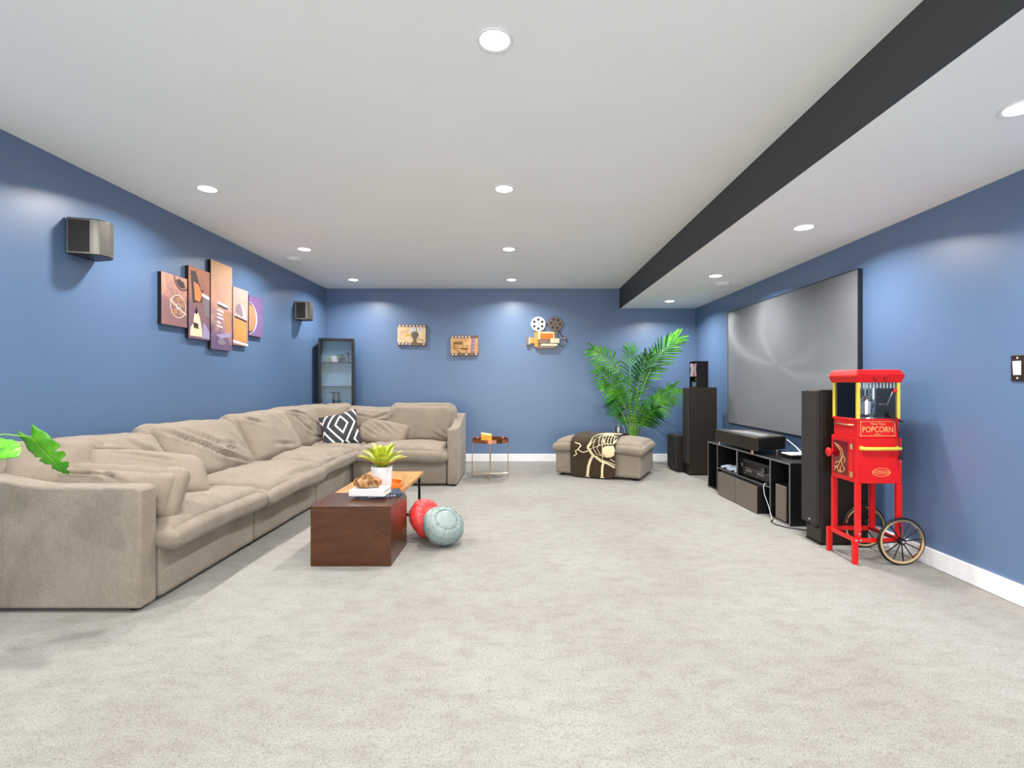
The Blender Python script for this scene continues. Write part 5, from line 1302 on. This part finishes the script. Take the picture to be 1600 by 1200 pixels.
MB().bb(VW - p_, VW, -0.022, -0.002, 0.0, VH).build('door_frame', M_BLACK, vc, bevel=0.002)
MB().bb(p_, VW - p_, -0.022, -0.002, VH - p_, VH).build('door_frame', M_BLACK, vc, bevel=0.002)
MB().bb(p_, VW - p_, -0.022, -0.002, 0.0, 0.06).build('door_frame', M_BLACK, vc, bevel=0.002)
MB().bb(p_, VW - p_, -0.014, -0.010, 0.06, VH - p_).build('door_pane', glass('cabinet_glass', (0.97, 0.99, 1, 1), 1.18), vc)
def cab_at(x, y, z):
    c, s = math.cos(VR), math.sin(VR); return (-2.985 + x*c - y*s, 7.50 + x*s + y*c, z)
tp = thing('trailing_plant', 'pale trailing plant in a white pot on the cabinet top shelf', 'potted plant', cab_at(0.215, 0.13, 1.5635))
MB().lathe([(0, 0), (0.050, 0), (0.062, 0.095), (0.058, 0.095), (0.055, 0.08), (0, 0.08)], 24).build('pot', M_CERAM, tp, smooth=40)
M_VAR = leafmat('variegated_leaf', C(120, 170, 70), C(196, 214, 150), C(236, 240, 200), 0.4, 30)
M_FERN = leafmat('fern_leaf', C(50, 140, 70), C(90, 180, 96), C(140, 210, 130), 0.4, 30)
RT = random.Random(5)
for k in range(9):
    a = PI + RT.uniform(-0.7, 0.5) if k < 6 else RT.uniform(-0.6, 0.6); L = RT.uniform(0.09, 0.15) if k < 6 else 0.10
    pts = []
    for i in range(8):
        s = i/7.0; pts.append(Vector((L*s*math.cos(a), -0.03*s + 0.3*L*s*math.sin(a), 0.09 + 0.09*s - (0.30 if k < 6 else 0.10)*s*s)))
    m = MB()
    for i in range(1, 8):
        for sg in (-1, 1):
            lf = leaf_blade(0.045, 0.024, 0.2, 0.4, 4, 0.002); place(lf, Matrix.Translation(pts[i]) @ Matrix.Rotation(a + sg*0.9, 4, 'Z') @ Matrix.Rotation(0.3, 4, 'Y')); m.add(lf.v, lf.f)
    m.tube(pts, 0.002, 5); m.build('vine', M_VAR if k < 6 else M_FERN, tp, smooth=180)
o = thing('small_grey_pot', 'small grey pot with dark sprig between plant and figurine in the cabinet', 'pot', cab_at(0.325, 0.15, 1.5635))
MB().lathe([(0, 0), (0.034, 0), (0.043, 0.085), (0.039, 0.085), (0.036, 0.07), (0, 0.07)], 22).build('pot', plain('grey_pot', C(104, 110, 130), 0.5), o, smooth=40)
for k in range(7):
    lf = leaf_blade(0.06, 0.018, 0.5, 0.3, 4, 0.002); place(lf, TRS((0, 0, 0.068), 0, -1.0, k*0.9)); lf.build('leaf', M_PALMD, o, smooth=180)
o = thing('dark_tree_ornament', 'small dark branching ornament at the right of the cabinet top shelf', 'ornament', cab_at(0.415, 0.14, 1.5635))
MB().lathe([(0, 0), (0.03, 0), (0.03, 0.008), (0.006, 0.012), (0, 0.012)], 18).build('base', M_BLACK, o, smooth=40)
MB().cyl((0, 0, 0.010), (0, 0, 0.15), 0.005, 8).build('trunk', M_BLACK, o)
for k in range(6):
    a = k*2.1; z = 0.04 + k*0.018; MB().tube([(0, 0, z), (0.03*math.cos(a), 0.03*math.sin(a), z + 0.012), (0.042*math.cos(a), 0.042*math.sin(a), z + 0.03)], 0.004, 6).build('branch', M_BLACK, o, smooth=60)
o = thing('black_stand', 'small black table-shaped stand on the lower cabinet shelf', 'ornament', cab_at(0.22, 0.15, 0.8085))
MB().lathe([(0, 0.290), (0.075, 0.290), (0.078, 0.300), (0, 0.302)], 24).build('top', M_BLACK, o, smooth=40)
for k in range(3):
    a = k*2*PI/3 + 0.4; MB().cyl((0.05*math.cos(a), 0.05*math.sin(a), 0), (0.045*math.cos(a), 0.045*math.sin(a), 0.291), 0.008, 10).build('leg', M_BLACK, o)
MB().lathe([(0, 0.01), (0.06, 0.01), (0.06, 0.018), (0, 0.018)], 20).build('lower_disc', M_BLACK, o)

# ------------------------------------------------------------------ monstera at the left edge (its pot stands outside the picture)
mo = thing('monstera_plant', 'bright green monstera leaves reaching in at the left edge over the sofa arm', 'potted plant', (-2.72, 2.05, 0))
M_MON = leafmat('monstera_leaf', C(40, 112, 12), C(76, 154, 18), C(118, 190, 38), 0.36, 8)
MB().lathe([(0, 0), (0.13, 0), (0.165, 0.30), (0.158, 0.30), (0.15, 0.27), (0, 0.27)], 36).build('pot', M_CERAM, mo, smooth=40)
MB().lathe([(0, 0.282), (0.10, 0.28), (0.1515, 0.272), (0.15, 0.264), (0, 0.264)], 24).build('soil', M_SOIL, mo, smooth=60)
def monstera_leaf(base, tip, nrm, W, notch, seed):
    """heart-shaped blade with side slits, between base and tip, facing nrm"""
    R = random.Random(seed); base, tip = Vector(base), Vector(tip); d = tip - base; L = d.length; d.normalize()
    n_ = Vector(nrm); n_ = (n_ - d*n_.dot(d)).normalized(); sd = d.cross(n_)
    mb = MB(); NT, NS = 26, 6
    def half(t): 
        return W * (1.05 * math.sin(PI * min(1, (t + 0.16) / 1.16)) ** 0.75) * (1 - 0.25*t)
    for sg in (-1, 1):
        rows = []
        for i in range(NT + 1):
            t = i / NT; h = half(t) if i < NT else 0.0
            if notch and 0.25 < t < 0.92:
                ph = ((t - 0.25) / 0.67 * 3.0) % 1.0
                if ph > 0.80: h *= 0.50
            row = []
            for j in range(NS + 1):
                s = j / NS; back = -0.20 * L * s * (1 - t) ** 4 * 1.2
                p = base + d * (L*t + back) + sd * (sg * h * s) + n_ * (-0.22 * h * s * s - 0.10 * L * t * t + 0.004 * math.sin(30*t) * s)
                row.append(p)
            rows.append(row)
        o = len(mb.v)
        for r in rows: mb.v += r
        for i in range(NT):
            for j in range(NS):
                a = o + i*(NS+1) + j; mb.f.append((a, a+1, a+NS+2, a+NS+1) if sg > 0 else (a, a+NS+1, a+NS+2, a+1))
    ob = mb.build('leaf', M_MON, mo, smooth=180)
    sl = ob.modifiers.new('thickness', 'SOLIDIFY'); sl.thickness = 0.0016
    MB().tube([base + n_*0.002, base + d*L*0.5 + n_*(0.002 - 0.10*L*0.25), tip + n_*(0.001 - 0.10*L)], [0.003, 0.002, 0.001], 6).build('midrib', M_STEM, ob, smooth=60)
def mw(px, py, Y): return ((px-812)*Y/790 + 2.72, Y - 2.05, 1.244 - (py-599)*Y/790)
monstera_leaf(mw(50, 684, 2.36), mw(102, 745, 2.44), (-0.10, -0.92, 0.30), 0.066, True, 1)
monstera_leaf(mw(-14, 692, 2.28), mw(24, 708, 2.20), (0.2, -0.6, 0.75), 0.062, False, 2)
monstera_leaf((-0.22, 0.0, 0.95), (-0.30, -0.25, 0.86), (-0.1, -0.4, 0.9), 0.11, True, 3)
monstera_leaf((0.02, 0.20, 1.02), (-0.02, 0.40, 1.00), (0.0, 0.1, 1.0), 0.10, True, 4)
monstera_leaf((0.10, -0.20, 0.88), (0.16, -0.42, 0.80), (0.1, -0.3, 0.9), 0.10, True, 5)
for b in (mw(50, 683, 2.36), mw(-14, 692, 2.28), (-0.22, 0.0, 0.95), (0.02, 0.20, 1.02), (0.10, -0.20, 0.88)):
    b = Vector(b); q = Vector((b.x*0.30, b.y*0.30, 0.27 + (b.z-0.27)*0.85)); P3 = [Vector((b.x*0.05, b.y*0.05, 0.27)), q, b]
    pts = [bez(P3, i/10) for i in range(11)]
    if b.z < 1.0 and b.y > 0.2: pts = [bez([P3[0], Vector((-0.05, 0.15, 1.12)), b], i/10) for i in range(11)]
    MB().tube(pts, [0.007 - 0.004*i/10 for i in range(11)], 8).build('stem', M_STEM, mo, smooth=180)
